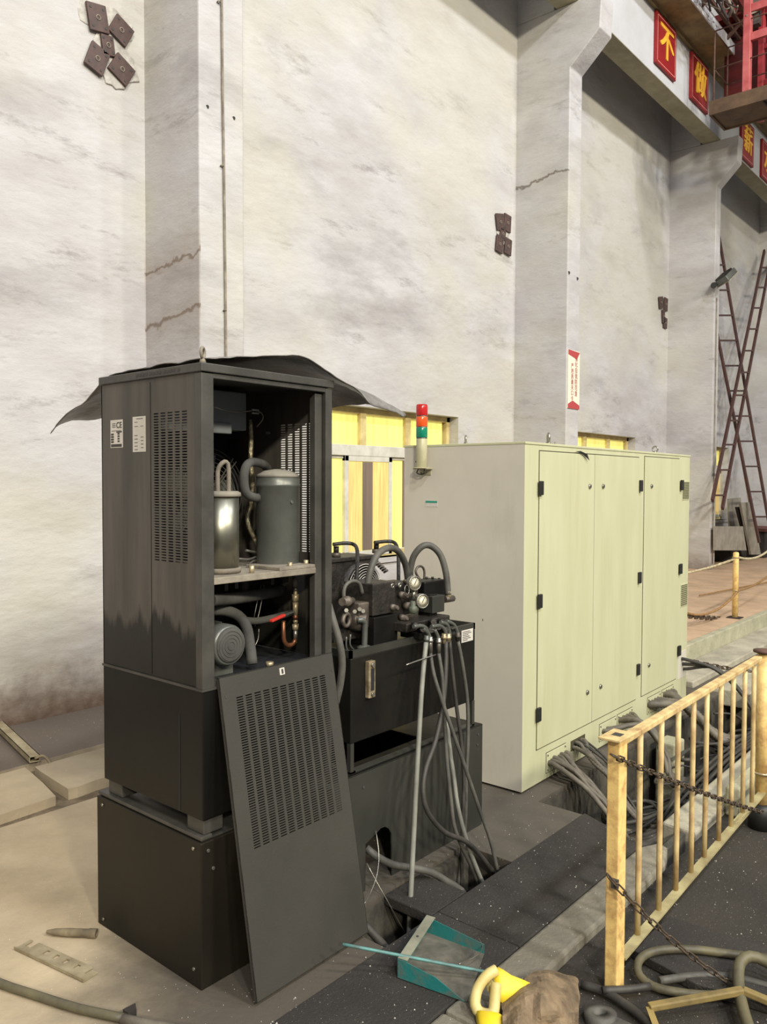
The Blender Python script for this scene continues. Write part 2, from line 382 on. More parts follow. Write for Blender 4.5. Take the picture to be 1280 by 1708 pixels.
# pillars with crane brackets
def pillar(x0, x1, yf, haunch=True):
    mb = MB()
    if haunch:
        prof = [(x0, WY+.05, -.2), (x0, yf, -.2), (x0, yf, 6.47+.17), (x0, 4.33, 6.98), (x0, 4.31, 7.39), (x0, WY+.05, 7.39)]
        mb.prism(prof[::-1], (x1-x0, 0, 0)); mb.box(x0+.002, x1-.002, 4.93, WY+.05, 7.39, 12)
    else: mb.box(x0, x1, yf, WY+.05, -.2, 12)
    return mb.build('pillar', 'plaster', WALL, bevel=.012)
pillar(3.586, 3.992, 4.77); pillar(8.968, 9.288, 4.707); pillar(14.061, 14.30, 4.655); pillar(19.3, 19.6, 4.65); pillar(-1.75, -1.4, 4.75); pillar(-7.1, -6.7, 4.75); pillar(-12.4, -12, 4.75)
# pilaster behind the third pillar and stains on pillar 1
# runway beam: web + top flange
bm = MB().box(-17, 24, 4.61, 4.90, 7.40, 8.32)
BEAM = struct(bm, 'trim_1', 'concrete_beam')
MB().box(-17, 24, 4.16, 5.1, 8.32, 8.42).build('flange', 'beam_brown', BEAM)
MB().box(-17, 24, 4.15, 4.165, 8.30, 8.47).build('flange_edge', 'concrete_beam', BEAM)
MB().box(-17, 24, 4.555, 4.61, 8.27, 8.32).build('fillet', 'beam_brown', BEAM)
MB().box(-17, 24, 4.612, 4.898, 7.392, 7.3995).build('beam_soffit', 'soffit_khaki', BEAM)
# crane rail on the flange
MB().box(-17, 24, 4.70, 4.78, 8.42, 8.56).build('crane_rail', 'rust_rail', BEAM)

# windows
def window(n, x0, x1, z0, z1, rail_z, mull, yg=5.60):
    w = struct(MB().box(x0, x1, yg+.05, yg+.07, z0, z1), 'window_%d' % n, 'frame_cream')
    f = MB(); fw = .06
    f.box(x0, x1, yg-.04, yg+.03, z1-fw, z1); f.box(x0, x1, yg-.04, yg+.03, z0, z0+fw); f.box(x0, x0+fw, yg-.04, yg+.03, z0, z1); f.box(x1-fw, x1, yg-.04, yg+.03, z0, z1)
    for m_ in mull: f.box(m_-.045, m_+.045, yg-.045, yg+.03, rail_z, z1)
    f.build('window_frame', 'frame_cream', w, bevel=.004)
    MB().box(x0, x1, yg-.05, yg+.03, rail_z-.10, rail_z+.01).build('transom', 'frame_white', w, bevel=.004)
    e = [x0+fw]+list(mull)+[x1-fw]
    for a, b in zip(e, e[1:]): MB().box(a+.04, b-.04, yg, yg+.006, rail_z+.01, z1-fw).build('pane', 'glass_yellow', w)
    MB().box(x0-.02, x1+.02, WY-.03, yg+.02, z0-.05, z0).build('window_sill', 'plaster', w)
    return w
w1 = window(1, 5.56, 7.74, .88, 2.42, 2.03, (6.22, 6.96))
def leaf(w, x0, x1, z0, z1, y, m='frame_white', pane='glass_yellow', fw=.055):
    f = MB()
    for a in ((x0, x0+fw, z0, z1), (x1-fw, x1, z0, z1), (x0, x1, z0, z0+fw), (x0, x1, z1-fw, z1)): f.box(a[0], a[1], y-.02, y+.02, a[2], a[3])
    f.build('sash', m, w, bevel=.003); MB().box(x0+fw, x1-fw, y-.004, y, z0+fw, z1-fw).build('pane', pane, w)
leaf(w1, 5.60, 5.99, .92, 1.93, 5.60, fw=.03)
leaf(w1, 5.945, 6.685, .90, 1.93, 5.575)
leaf(w1, 6.66, 7.30, .92, 1.93, 5.60, fw=.03)
leaf(w1, 7.30, 7.70, .92, 1.93, 5.60, fw=.03)
b_ = MB()
for a, b2, m in ((6.005, 6.20, 'blind_tan'), (6.385, 6.625, 'blind_tan')):
    MB().box(a, b2, 5.559, 5.563, .96, 1.87).build('blind_board', m, w1)
MB().box(6.215, 6.37, 5.558, 5.562, .96, 1.87).build('curtain', 'curtain_grey', w1)
MB().box(6.90, 6.96, 5.585, 5.59, .95, 1.9).build('curtain', 'curtain_grey', w1)
w2 = window(2, 10.35, 12.74, .93, 2.41, 2.03, (11.2, 12.0))
leaf(w2, 10.42, 11.3, .98, 1.93, 5.60); leaf(w2, 11.3, 12.66, .98, 1.93, 5.60)
w3 = window(3, 15.1, 17.45, .93, 2.41, 2.03, (15.9, 16.7))
leaf(w3, 15.16, 16.4, .98, 1.93, 5.60); leaf(w3, 16.4, 17.39, .98, 1.93, 5.58, pane='blind_tan')

# floor
fl = MB(); T0 = -.22
fl.box(-17, 24, 2.075, 3.86, T0, 0); fl.box(-17, 2.16, 1.815, 2.075, T0, 0)
fl.box(3.02, 3.69, 1.815, 2.075, T0, 0)
fl.box(-17, 24, 4.62, 5.46, T0, -.002); fl.box(-17, -.2, 3.86, 4.60, T0, 0)
FLOOR = struct(fl, 'floor', 'floor_concrete')
# slabs on the left with the broken joint
A = [PZ(x, y, 0) for x, y in ((38, 1279), (92, 1326), (98, 1331))]
s1 = MB().prism([(-.2, 4.60, 0), (-.2, 3.865, 0), tuple(PZ(93, 1328, 0)), tuple(PZ(72, 1306, 0)), tuple(PZ(55, 1291, 0)), tuple(PZ(42, 1280, 0))], (0, 0, -.2)); s1.build('floor_slab', 'floor_concrete', FLOOR)
sp = [PZ(58, 1279, .01), PZ(68, 1287, .01), PZ(90, 1301, .01), PZ(114, 1316, .01), PZ(130, 1312, .01), PZ(160, 1301, .01), PZ(200, 1290, .01)]
s2 = MB().prism([tuple(p) for p in sp]+[(6.9, 3.95, .01), (6.9, 4.60, .01)], (0, 0, -.2)); s2.build('floor_slab', 'floor_concrete', FLOOR)
MB().box(-.3, 7, 3.6, 4.75, -.08, -.05).build('crack_bed', 'rough_edge', FLOOR)
# trench bottom and its walls
MB().box(-4, 9, 1.2, 2.2, -.50, -.45).build('trench_bed', 'trench', FLOOR)
MB().box(2.1, 9, 2.070, 2.10, -.46, -.03).build('trench_wall', 'trench', FLOOR)
MB().box(-4, 9, 1.40, 1.44, -.46, -.06).build('trench_wall', 'trench', FLOOR)
# cover slabs
MB().box(2.45, 2.69, 1.83, 2.07, -.05, -.006).build('cover_slab', 'dark_grit', FLOOR, bevel=.006)
for a, b in ((-3.0, 1.1), (1.104, 2.46), (2.464, 3.69)):
    mbx = MB().prism([(a, 1.81, .012), (a, 1.452, .012), (b if b < 3.6 else 3.53, 1.452, .012), (b, 1.81, .012)], (0, 0, -.05)); mbx.build('cover_plate', 'dark_grit', FLOOR, bevel=.004)
MB().box(2.69, 3.02, 2.05, 2.075, -.2, -.02).build('trench_lip', 'trench', FLOOR)
# right-hand floor below the kerb
MB().box(-17, 24, -15, 1.30, -.3, -.02).build('aisle_floor', 'dark_floor', FLOOR)
# kerb stones
def stone(poly, z0, z1, m='kerb_stone', nm='kerb_stone'):
    return MB().prism([(p[0], p[1], z1) for p in poly], (0, 0, z0-z1)).build(nm, m, FLOOR, bevel=.012)
stone([(-2.6, 1.30), (.2, 1.30), (.2, 1.448), (-2.6, 1.448)], -.15, .012)
stone([(.205, 1.30), (2.0, 1.295), (2.0, 1.448), (.205, 1.448)], -.15, .012)
stone([(2.005, 1.295), (2.6, 1.31), (3.2, 1.295), (3.42, 1.30), (3.58, 1.35), (3.60, 1.40), (3.50, 1.448), (2.005, 1.448)], -.15, .014)
stone([(3.80, 1.30), (5.5, 1.30), (5.5, 1.47), (3.82, 1.47)], -.2, .02)
stone([(5.505, 1.30), (9.0, 1.30), (9.0, 1.47), (5.505, 1.47)], -.2, .02)
# tiled platform on the right
pl = MB().box(6.9, 24, 2.62, 4.62, -.1, .185).box(6.9, 24, 4.62, 5.45, -.1, .185)
PLAT = pl.build('platform', 'rough_edge', FLOOR)
tm = None
for i in range(18):
    for j in range(6):
        w = .46; x = 6.93+i*.62; y = 2.68+j*w
        q = MB().box(x, x+.612, y, y+w-.008, .185, .2+random.uniform(-.001, .002)); q.build('tile', 'tile', PLAT)
MB().box(6.9, 24, 2.60, 2.675, .0, .2).build('platform_kerb', 'pale_block', PLAT, bevel=.008)
MB().box(6.6, 24, 2.30, 2.60, -.1, .05).build('step', 'kerb_stone', FLOOR, bevel=.01)
MB().box(6.6, 24, 1.86, 2.15, -.1, .03).build('step', 'kerb_stone', FLOOR, bevel=.01)
# ================================================================== CHILLER
CX, CY, CZ = 1.592, 2.113, .556; CW = .59; CT = 2.03
ch = thing('chiller_unit', 'tall black open-fronted chiller cabinet holding two cylinders, on the brown steel box', 'chiller', (CX+CW/2, CY+CW/2, CZ))
x1 = CX+CW; y1 = CY+CW; zs = .984
# upper left side panel (perforated), right side panel, back
lp = MB().plate_holes((CX, CY, zs+.004), (0, 1, 0), (0, 0, 1), (1, 0, 0), CW, 2.0-zs, .004, .075, .262, 1.382-zs, 1.880-zs, 5, 54).build('side_panel', 'chiller_black', ch)
MB().plate_holes((x1, CY+.02, zs+.004), (0, 1, 0), (0, 0, 1), (-1, 0, 0), CW-.02, 2.0-zs, .004, .065, .252, 1.382-zs, 1.875-zs, 5, 54).build('side_panel', 'chiller_black', ch)
MB().box(CX, x1, y1-.005, y1, zs, 2.0).build('back_panel', 'inner_black', ch)
# seam of the two side sheets
MB().box(CX-.0012, CX, 2.392, 2.3935, zs+.01, 1.99).build('seam', 'lower_black', ch)
# posts and rails round the opening
f = MB(); f.box(CX-.004, CX+.045, CY-.006, CY+.03, zs, 2.0).build('corner_post', 'frame_dark', ch, bevel=.003)
MB().box(x1-.032, x1+.002, CY-.006, CY+.03, zs-.43, 2.0).build('corner_post', 'frame_dark', ch, bevel=.003)
MB().box(x1-.072, x1-.036, CY+.01, CY+.04, zs, 1.98).build('door_jamb', 'frame_dark', ch, bevel=.003)
MB().box(CX+.045, x1-.03, CY-.004, CY+.03, 1.985, 2.003).build('head_rail', 'frame_dark', ch, bevel=.002)
MB().box(CX+.04, x1-.03, CY, CY+.03, zs, zs+.018).build('bottom_rail', 'frame_dark', ch, bevel=.002)
MB().box(CX+.005, x1-.005, CY+.03, y1-.006, zs-.003, zs+.003).build('floor_tray', 'inner_black', ch)
# lid
lid = MB().box(CX-.008, x1+.006, CY-.012, y1+.006, 2.003, 2.031).build('lid', 'frame_dark', ch, bevel=.003)
ly = 2.48
for k in range(13):
    ly -= .018 if k % 4 else .026
    MB().box(CX-.0095, CX-.008, ly, ly+.011, 2.012, 2.022).build('embossed_mark', 'ink', lid)
# lower housing
lo = MB().box(CX-.002, x1, CY-.002, y1, CZ, zs-.004).build('lower_housing', 'lower_black', ch, bevel=.004)
MB().box(CX-.0035, CX-.002, 2.232, 2.236, CZ+.005, .88).build('seam', 'inner_black', lo)
MB().box(CX-.006, x1, CY-.006, y1, zs-.006, zs+.002).build('band', 'frame_dark', ch)
for a, b in ((CX+.01, CY+.01), (CX+.01, y1-.10), (x1-.09, CY+.01), (x1-.09, y1-.10)):
    MB().box(a, a+.08, b, b+.09, .503, CZ).build('foot', 'frame_dark', ch, bevel=.004)
# rating stickers
def sticker(y0, y1_, z0, z1, rows, ce):
    st = MB().box(CX-.0015, CX, y0, y1_, z0, z1).build('sticker', 'sticker', ch)
    ym = (y0+y1_)/2; w = y1_-y0
    for (a, b, c, d) in rows:
        MB().box(CX-.0022, CX-.0015, y1_-b*w, y1_-a*w, z0+c*(z1-z0), z0+d*(z1-z0)).build('print_line', 'ink', st)
    if ce:
        text('CE', .030, (CX-.0022, ym-.018, z1-.020), (0, -1, 0), (0, 0, 1), 'ink', st)
        for zz in (-.012, -.018, -.024): MB().box(CX-.0022, CX-.0015, y1_-.034, y1_-.012, z1+zz-.002, z1+zz).build('print_line', 'ink', st)
sticker(2.563, 2.641, 1.774, 1.873, [(.1, .9, .60, .615), (.5, .95, .54, .585)]+[(.05, .28, .18+k*.09, .245+k*.09) for k in range(4)]+[(.60, .76, .20+k*.09, .26+k*.09) for k in range(4)]+[(.05, .93, .03, .13)], True)
sticker(2.422, 2.499, 1.756, 1.878, [(.3, .8, .93, .945)]+[(.15+.5*(k % 2), .40+.45*(k % 2), .06+.05*k, .075+.05*k) for k in range(9)]+[(.15, .45, .72, .73), (.6, .85, .72, .73), (.15, .4, .84, .85)], False)
# shelf with dust and rust
sh = MB().box(CX+.045, x1-.073, CY+.004, y1-.03, 1.318, 1.340).build('shelf', 'dusty_metal', ch, bevel=.002)
MB().box(1.93, 2.105, CY+.004, 2.30, 1.340, 1.352).build('rusty_foot_plate', 'dusty_metal', sh, bevel=.002)
for p in ((1.83, 2.15), (2.0, 2.14), (2.10, 2.16)): MB().cyl((p[0], p[1], 1.34), (p[0], p[1], 1.365), .009, seg=8).build('bolt', 'brass', sh)
# compressor: big painted cylinder
bx, by, br = 2.055, 2.265, .080
cp = MB().lathe((bx, by, 1.35), (0, 0, 1), [(br, 0), (br, .285), (br+.003, .288), (br+.003, .296), (br, .30), (br, .322)], 32, caps=False).build('compressor', 'tank_paint', ch)
MB().lathe((bx, by, 1.672), (0, 0, 1), [(br+.002, 0), (br-.004, .010), (br-.03, .024), (.012, .030), (.001, .030)], 32).build('dome', 'tank_dust', cp)
MB().ring((bx+.045, by-.03, 1.696), (.3, 1, .3), .010, .003, 14).build('lifting_eye', 'black_plastic', cp)
MB().cyl((bx-.005, by-br-.004, 1.58), (bx-.005, by-br+.002, 1.58), .006, seg=8).build('stud', 'steel', cp)
# stainless receiver
rx_, ry_, rr = 1.765, 2.235, .062
rc = MB().lathe((rx_, ry_, 1.342), (0, 0, 1), [(rr, .01), (rr, .262)], 32).build('receiver', 'polished', ch)
MB().lathe((rx_, ry_, 1.342), (0, 0, 1), [(rr+.006, 0), (rr+.006, .014), (rr+.004, .017)], 28).build('base_ring', 'dusty_metal', rc)
MB().lathe((rx_, ry_, 1.602), (0, 0, 1), [(rr+.004, 0), (rr+.007, .004), (rr+.006, .014), (rr-.004, .02), (.001, .02)], 28).build('top_ring', 'tank_dust', rc)
MB().tube([(rx_-.005, ry_+.01, 1.61), (rx_-.005, ry_+.01, 1.69), (rx_+.006, ry_, 1.718), (rx_+.024, ry_, 1.722), (rx_+.034, ry_, 1.70), (rx_+.034, ry_, 1.61)], .008, 8, .01).build('pipe_loop', 'dusty_metal', rc)
# upper junction box
MB().box(CX+.01, 1.985, 2.36, y1-.02, 1.845, 1.985).build('control_box', 'box_grey', ch, bevel=.004)
MB().box(CX+.01, 1.90, 2.34, 2.36, 1.828, 1.868).build('duct_lip', 'box_grey', ch, bevel=.004)
# condenser fan with wire guard on the back
fc = Vector((1.95, 2.56, 1.60))
fan = MB().lathe(fc+Vector((0, .05, 0)), (0, -1, 0), [(.19, 0), (.19, .03), (.175, .03), (.175, 0)], 30, caps=False).build('condenser_fan', 'black_plastic', ch)
g = MB()
for k in range(9): g.ring(fc+Vector((0, -.02+.0008*k*k*.3, 0)), (0, 1, 0), .045+.0175*k, .0019, 40, 5)
g.build('wire_guard', 'hose_grey', fan)
g = MB()
for a in (45, 51, 135, 225, 315, 321): a = math.radians(a); g.bar(fc+Vector((math.cos(a)*.03, -.023, math.sin(a)*.03)), fc+Vector((math.cos(a)*.19, -.018, math.sin(a)*.19)), .004)
g.build('guard_stay', 'hose_grey', fan)
g = MB()
for k in range(5):
    a = math.radians(72*k+10); u = Vector((math.cos(a), 0, math.sin(a))); v = Vector((-math.sin(a), .35, math.cos(a))).normalized(); n = u.cross(v)
    g.obox(fc+Vector((0, .03, 0)), u, v, n, .03, .165, -.04, .04, -.001, .001)
g.build('fan_blades', 'tank_paint', fan)
MB().cyl(fc+Vector((0, 0, 0)), fc+Vector((0, .05, 0)), .035, seg=16).build('hub', 'black_plastic', fan)
# refrigerant lines
MB().tube([PY(417, 700, 2.42), PY(419, 730, 2.42), PY(418, 770, 2.42), PY(421, 800, 2.42), PY(419, 850, 2.42)], .0095, 8, .02).build('foil_pipe', 'foil', ch)
MB().tube([PY(418, 845, 2.42), PY(413, 860, 2.42), PY(416, 880, 2.40), PY(428, 905, 2.38), PY(436, 925, 2.36)], .0095, 8, .02).build('foil_pipe', 'foil', ch)
MB().tube([PY(447, 782, 2.36), PY(438, 774, 2.32), PY(420, 771, 2.3), PY(410, 780, 2.28), PY(407, 800, 2.28), PY(411, 822, 2.28), PY(425, 830, 2.28), PY(440, 829, 2.30)], .0165, 12, .01).build('insulated_loop', 'foam', ch)
MB().tube([PY(445, 722, 2.45), PY(455, 723, 2.45), PY(461, 732, 2.45), PY(460, 790, 2.45)], .006, 8, .01).build('thin_pipe', 'tank_dust', ch)
MB().tube([PY(356, 678, 2.3), PY(375, 684, 2.3), PY(400, 687, 2.32), PY(425, 685, 2.32), PY(437, 690, 2.34), PY(438, 700, 2.36), PY(428, 712, 2.38)], .0025, 6, .01).build('cable', 'steel', ch)
g = MB()
for z in (0, .012): g.obox(PY(420, 683, 2.318), (1, 0, 0), (0, 1, 0), (0, 0, 1), 0, .034, -.003, .003, -.004-z, .002-z)
g.build('clip', 'steel', ch)
for pts in ([(398, 932), (415, 933), (430, 928)], [(410, 918), (420, 920), (432, 922)], [(416, 942), (422, 936), (432, 934)]):
    MB().tube([PY(a, b, 2.33) for a, b in pts], .005, 6, .01).build('thin_pipe', 'hose_grey', ch)
# below the shelf
MB().tube([PY(352, 1001, 2.2), PY(400, 997, 2.25), PY(450, 989, 2.32), PY(490, 980, 2.42)], .021, 12, .02).build('insulated_pipe', 'foam', ch)
MB().tube([PY(352, 1018, 2.26), PY(375, 1018, 2.25), PY(398, 1027, 2.24), PY(411, 1045, 2.23), PY(417, 1075, 2.22), PY(421, 1108, 2.2)], .019, 12, .015).build('insulated_pipe', 'foam', ch)
MB().tube([PY(405, 1034, 2.26), PY(425, 1036, 2.26), PY(450, 1032, 2.26), PY(480, 1024, 2.3), PY(512, 1016, 2.42)], .013, 12, .02).build('insulated_pipe', 'foam', ch)
for pts in ([(436, 976), (430, 1000), (424, 1030)], [(441, 976), (437, 1000), (431, 1028), (425, 1045)], [(432, 1045), (431, 1065), (424, 1080)]):
    MB().tube([PY(a, b, 2.3) for a, b in pts], .002, 6, .02).build('thin_cable', 'steel', ch)
# motor
mc = PY(385, 1077, 2.17)
mo = MB().lathe(mc+Vector((0, .27, 0)), (0, -1, 0), [(.066, 0), (.066, .19), (.071, .20), (.071, .255), (.064, .268)], 28).build('pump_motor', 'tank_paint', ch)
MB().lathe(mc+Vector((0, .004, 0)), (0, -1, 0), [(.058, 0), (.058, .005), (.052, .007), (.001, .007)], 28).build('fan_cover', 'foam', mo)
g = MB()
for k in range(4): g.ring(mc+Vector((0, -.0035, 0)), (0, 1, 0), .014+.012*k, .0014, 24, 5)
g.build('cover_rings', 'foam', mo)
g = MB()
for k in range(14):
    a = 2*math.pi*k/14; u = Vector((math.cos(a), 0, math.sin(a))); g.obox(mc+Vector((0, .07, 0)), u, (0, 1, 0), u.cross(Vector((0, 1, 0))), .063, .074, 0, .17, -.0015, .0015)
g.build('cooling_fins', 'tank_paint', mo)
MB().box(mc.x-.05, mc.x+.05, mc.y+.05, mc.y+.22, zs+.003, mc.z-.055).build('motor_foot', 'tank_paint', mo)
# valve train
vx = PY(493, 1000, 2.24)
vt = MB()
q = [PY(493, y, 2.24) for y in (965, 985, 1000, 1020, 1045, 1058, 1072)]
MB().cyl(q[0], q[6], .0075, seg=10).build('valve_pipe', 'brass', ch)
def fit(y0, y1_, r, m, nm='fitting', seg=6, Y=2.24, X=493): return MB().cyl(PY(X, y0, Y), PY(X, y1_, Y), r, seg=seg).build(nm, m, ch)
fit(966, 978, .010, 'tank_dust', seg=10); fit(979, 986, .009, 'steel'); fit(991, 1003, .014, 'brass'); fit(1004, 1024, .011, 'brass', 'ball_valve', 12)
fit(1026, 1033, .012, 'copper'); fit(1034, 1039, .010, 'brass'); fit(1041, 1050, .013, 'brass'); fit(1051, 1065, .009, 'steel', seg=10)
va = MB().bar(PY(490, 1020, 2.22), PY(470, 1028, 2.19), .010, .004).build('valve_lever', 'steel', ch)
MB().bar(PY(474, 1026, 2.19), PY(452, 1036, 2.165), .016, .010).build('lever_grip', 'red_plastic', va, bevel=.003)
MB().tube([PY(493, 1066, 2.24), PY(489, 1074, 2.24), PY(480, 1076, 2.24), PY(474, 1068, 2.24), PY(473, 1052, 2.24), PY(473, 1036, 2.25)], .0088, 10, .008).build('u_bend', 'copper', ch)
for x, y in ((508, 976), (512, 1018), (509, 1070)):
    MB().cyl(PY(x, y, 2.44), PY(x+6, y-1, 2.5), .012, seg=8).build('wall_fitting', 'tank_paint', ch)
MB().cyl(PY(450, 1111, 2.16), PY(450, 1104, 2.16), .014, seg=8).build('plug', 'brass', ch)
for k, (x, y) in enumerate(((375, 980), (392, 976), (452, 970), (476, 966))):
    MB().box(*sum([[PY(x, y, 2.3)[i]-d, PY(x, y, 2.3)[i]+d] for i, d in enumerate((.008, .01, .012))], [])).build('bracket', 'frame_dark', ch)
# eye bolt on the lid
eb = Vector((CX+.018, CY+.015, 2.031))
MB().ring(eb+Vector((0, 0, .034)), (.55, -.83, 0), .0165, .0055, 22, 8).cyl(eb, eb+Vector((0, 0, .016)), .012, .008).build('lifting_eye', 'dusty_metal', ch)

# plinth under the chiller
px0, py0 = 1.582, 2.112
pt = thing('steel_plinth', 'low brown-black steel box on the floor carrying the chiller', 'plinth', (px0+.31, py0+.315, 0))
MB().box(px0, px0+.62, py0, py0+.63, 0, .485).build('box_body', 'plinth_brown', pt, bevel=.004)
MB().box(px0+.012, px0+.61, py0+.012, py0+.62, .485, .491).build('top_plate', 'frame_dark', pt)
for a in ((px0+.004, px0+.05), (px0+.57, px0+.616)): MB().box(a[0], a[1], py0+.004, py0+.626, .491, .5028).build('top_strip', 'frame_dark', pt, bevel=.002)
for (y, z) in ((2.15, .46), (2.70, .46), (2.70, .03), (2.15, .06)): MB().cyl((px0, y, z), (px0-.004, y, z), .006, seg=8).build('screw', 'steel', pt)
for (x, z) in ((1.61, .455), (1.63, .39)): MB().cyl((x, py0, z), (x, py0-.004, z), .006, seg=8).build('screw', 'steel', pt)

# loose perforated panel leaning on the chiller
b0 = Vector((1.644, 1.911, .014)); b1 = Vector((2.176, 1.913, .014)); t0 = Vector((1.640, 2.0965, 1.017))
u = (b1-b0).normalized(); v = (t0-b0); Lp = v.length; v = (v-u*v.dot(u)).normalized(); n = u.cross(v)
pn = thing('perforated_door_panel', 'loose grey steel door panel with rows of slots, leaning against the chiller front', 'panel', tuple(b0))
MB().plate_holes(b0, u, v, -n, (b1-b0).length, Lp, .0025, .062, .480, .455, .955-.01, 11, 60).build('sheet', 'panel_grey', pn)
g = MB(); Wp = (b1-b0).length
g.obox(b0, u, v, n, 0, .003, 0, Lp, -.012, 0); g.obox(b0, u, v, n, Wp-.003, Wp, 0, Lp, -.012, 0); g.obox(b0, u, v, n, 0, Wp, 0, .003, -.012, 0); g.obox(b0, u, v, n, 0, Wp, Lp-.003, Lp, -.012, 0)
g.build('folded_edge', 'panel_grey', pn)
lk = MB().obox(b0, u, v, n, .262, .284, .982, 1.006, 0, .003).build('latch', 'sticker', pn)
MB().obox(b0, u, v, n, .269, .277, .986, 1.002, .003, .005).build('keyhole', 'ink', lk)
for a, b in ((.02, .955), (Wp-.014, .955)): MB().obox(b0, u, v, n, a-.003, a+.003, b-.004, b+.004, 0, .002).build('screw_hole', 'ink', pn)

# tarpaulin over the chiller
xs = [1.60, 1.72, 1.85, 2.0, 2.10, 2.20, 2.34, 2.48, 2.62, 2.72]
ys = [2.085, 2.20, 2.36, 2.54, 2.70, 2.85, 3.05, 3.27]
fz = [2.043, 2.055, 2.080, 2.112, 2.078, 2.030, 1.990, 1.970, 1.945, 1.925]      # front edge height
mz = [2.040, 2.070, 2.090, 2.115, 2.118, 2.112, 2.100, 2.085, 2.055, 2.005]      # height 30 cm further back
vs = []; fs = []
for i, x in enumerate(xs):
    for j, y in enumerate(ys):
        if y <= 2.36: t = (y-2.085)/.275; z = fz[i]*(1-t)+mz[i]*t
        elif y <= 2.70: z = mz[i]-.012*(y-2.36)/.34-(.01 if i == 0 else 0)
        else: z = mz[i]-.012-(y-2.70)*(.27 if i < 6 else .5)-(.05*(j % 2) if i == 0 else 0)
        z += random.uniform(-.006, .006)
        xx = x + (.03*math.sin(j*1.7) if i == len(xs)-1 else 0)+(.05*(y-2.7)/.4 if y > 2.7 and i == 0 else 0)
        yy = y+(.02*math.sin(i*2.1) if j in (0, len(ys)-1) else 0)+ (.0 if j else (.10 if i > 6 else 0))
        vs.append((xx, yy, max(z, 2.036) if (i < 6 and j < 5 and x < 2.19) else z))
for i in range(len(xs)-1):
    for j in range(len(ys)-1): a = i*len(ys)+j; fs.append((a, a+1, a+len(ys)+1, a+len(ys)))
tp = MB().add(vs, fs, True).build('tarpaulin', 'tarp', None, 'crumpled grey tarpaulin thrown over the chiller roof, sagging past both sides', 'tarpaulin', solid=.003)
sb = tp.modifiers.new('sub', 'SUBSURF'); sb.levels = 2; sb.render_levels = 2
tx = bpy.data.textures.new('folds', 'CLOUDS'); tx.noise_scale = .09
dm = tp.modifiers.new('folds', 'DISPLACE'); dm.texture = tx; dm.strength = .022; dm.mid_level = .35; dm.direction = 'Z'
tp.modifiers.move(0, 2)

# ================================================================== ELECTRIC CABINET
KR = math.radians(.8); K0 = Vector((3.714, 2.183, .0)); kx = Vector((math.cos(KR), math.sin(KR), 0)); ky = Vector((-math.sin(KR), math.cos(KR), 0)); uz = Vector((0, 0, 1))
kb = thing('electrical_cabinet', 'big cream steel electrical cabinet with three doors, standing by the trench', 'cabinet', tuple(K0), KR)
def kbox(a0, a1, b0, b1, c0, c1): return MB().obox(K0, kx, ky, uz, a0, a1, b0, b1, c0, c1)
KL, KD, KT = 2.50, .80, 1.872
kbox(0, KL, 0, KD, .012, KT-.012).build('cabinet_body', 'cabinet_cream', kb, bevel=.004)
kbox(-.0015, 0, .001, KD, .013, KT-.013).build('side_panel', 'cabinet_side', kb)
kbox(-.004, KL+.004, -.004, KD+.004, KT-.013, KT).build('roof_panel', 'cabinet_cream', kb, bevel=.002)
kbox(.02, KL-.02, .02, KD-.02, -.0, .012).build('base_frame', 'seam_dark', kb)
def door(a0, a1, c0, c1, lockx, hx, hz):
    kbox(a0-.004, a1+.004, -.0006, 0, c0-.006, c1+.006).build('door_gap', 'seam_dark', kb)
    d = kbox(a0, a1, -.006, -.0006, c0, c1).build('door', 'cabinet_cream', kb, bevel=.0025)
    for z in (.40, 1.637):
        MB().cyl(K0+kx*lockx+uz*z-ky*.006, K0+kx*lockx+uz*z-ky*.014, .016, .013, 16).build('lock', 'steel', d)
        MB().cyl(K0+kx*lockx+uz*z-ky*.014, K0+kx*lockx+uz*z-ky*.0155, .006, seg=10).build('keyhole', 'ink', d)
    for z in hz:
        kbox(hx-.019, hx+.019, -.022, -.006, z-.038, z+.038).build('hinge', 'black_plastic', d, bevel=.004)
door(.150, .826, .205, 1.826, .757, .150, (.400, 1.018, 1.628))
door(.832, 1.510, .205, 1.826, .942, 1.522, (.405, 1.025, 1.640))
door(1.606, 2.268, .205, 1.836, 1.72, 2.300, (.410, 1.023, 1.645))
for z0, z1 in ((1.533, 1.676), (.728, .902)):
    lv = kbox(2.335, 2.485, -.003, 0, z0, z1).build('louver_vent', 'cabinet_cream', kb)
    for k in range(11):
        z = z0+.01+k*(z1-z0-.014)/11
        MB().obox(K0+kx*2.343+uz*z, kx, Vector((0, -1, .35)).normalized(), uz, 0, .134, 0, .012, 0, .0015).build('slat', 'cabinet_cream', lv)
        kbox(2.343, 2.477, -.0038, -.003, z+.002, z+.009).build('slot_shadow', 'seam_dark', lv)
glands = []
for a0, a1, z0, z1 in ((.264, .495, .045, .155), (.948, 1.19, .052, .158), (1.216, 1.455, .052, .160), (1.722, 1.955, .055, .166), (1.985, 2.215, .055, .168)):
    gp = kbox(a0, a1, -.004, 0, z0, z1).build('gland_plate', 'cabinet_cream', kb, bevel=.002)
    kbox(a0-.004, a1+.004, -.0006, 0, z0-.004, z1+.004).build('plate_gap', 'seam_dark', gp)
    for a in (a0+.012, a1-.012):
        for z in (z0+.014, z1-.014): MB().cyl(K0+kx*a+uz*z-ky*.004, K0+kx*a+uz*z-ky*.007, .005, seg=8).build('screw', 'ink', gp)
kbox(.560, .745, -.003, 0, .090, .150).build('open_cutout', 'seam_dark', kb)
kbox(2.30, 2.47, -.003, 0, .19, .39).build('recess_panel', 'cabinet_side', kb)
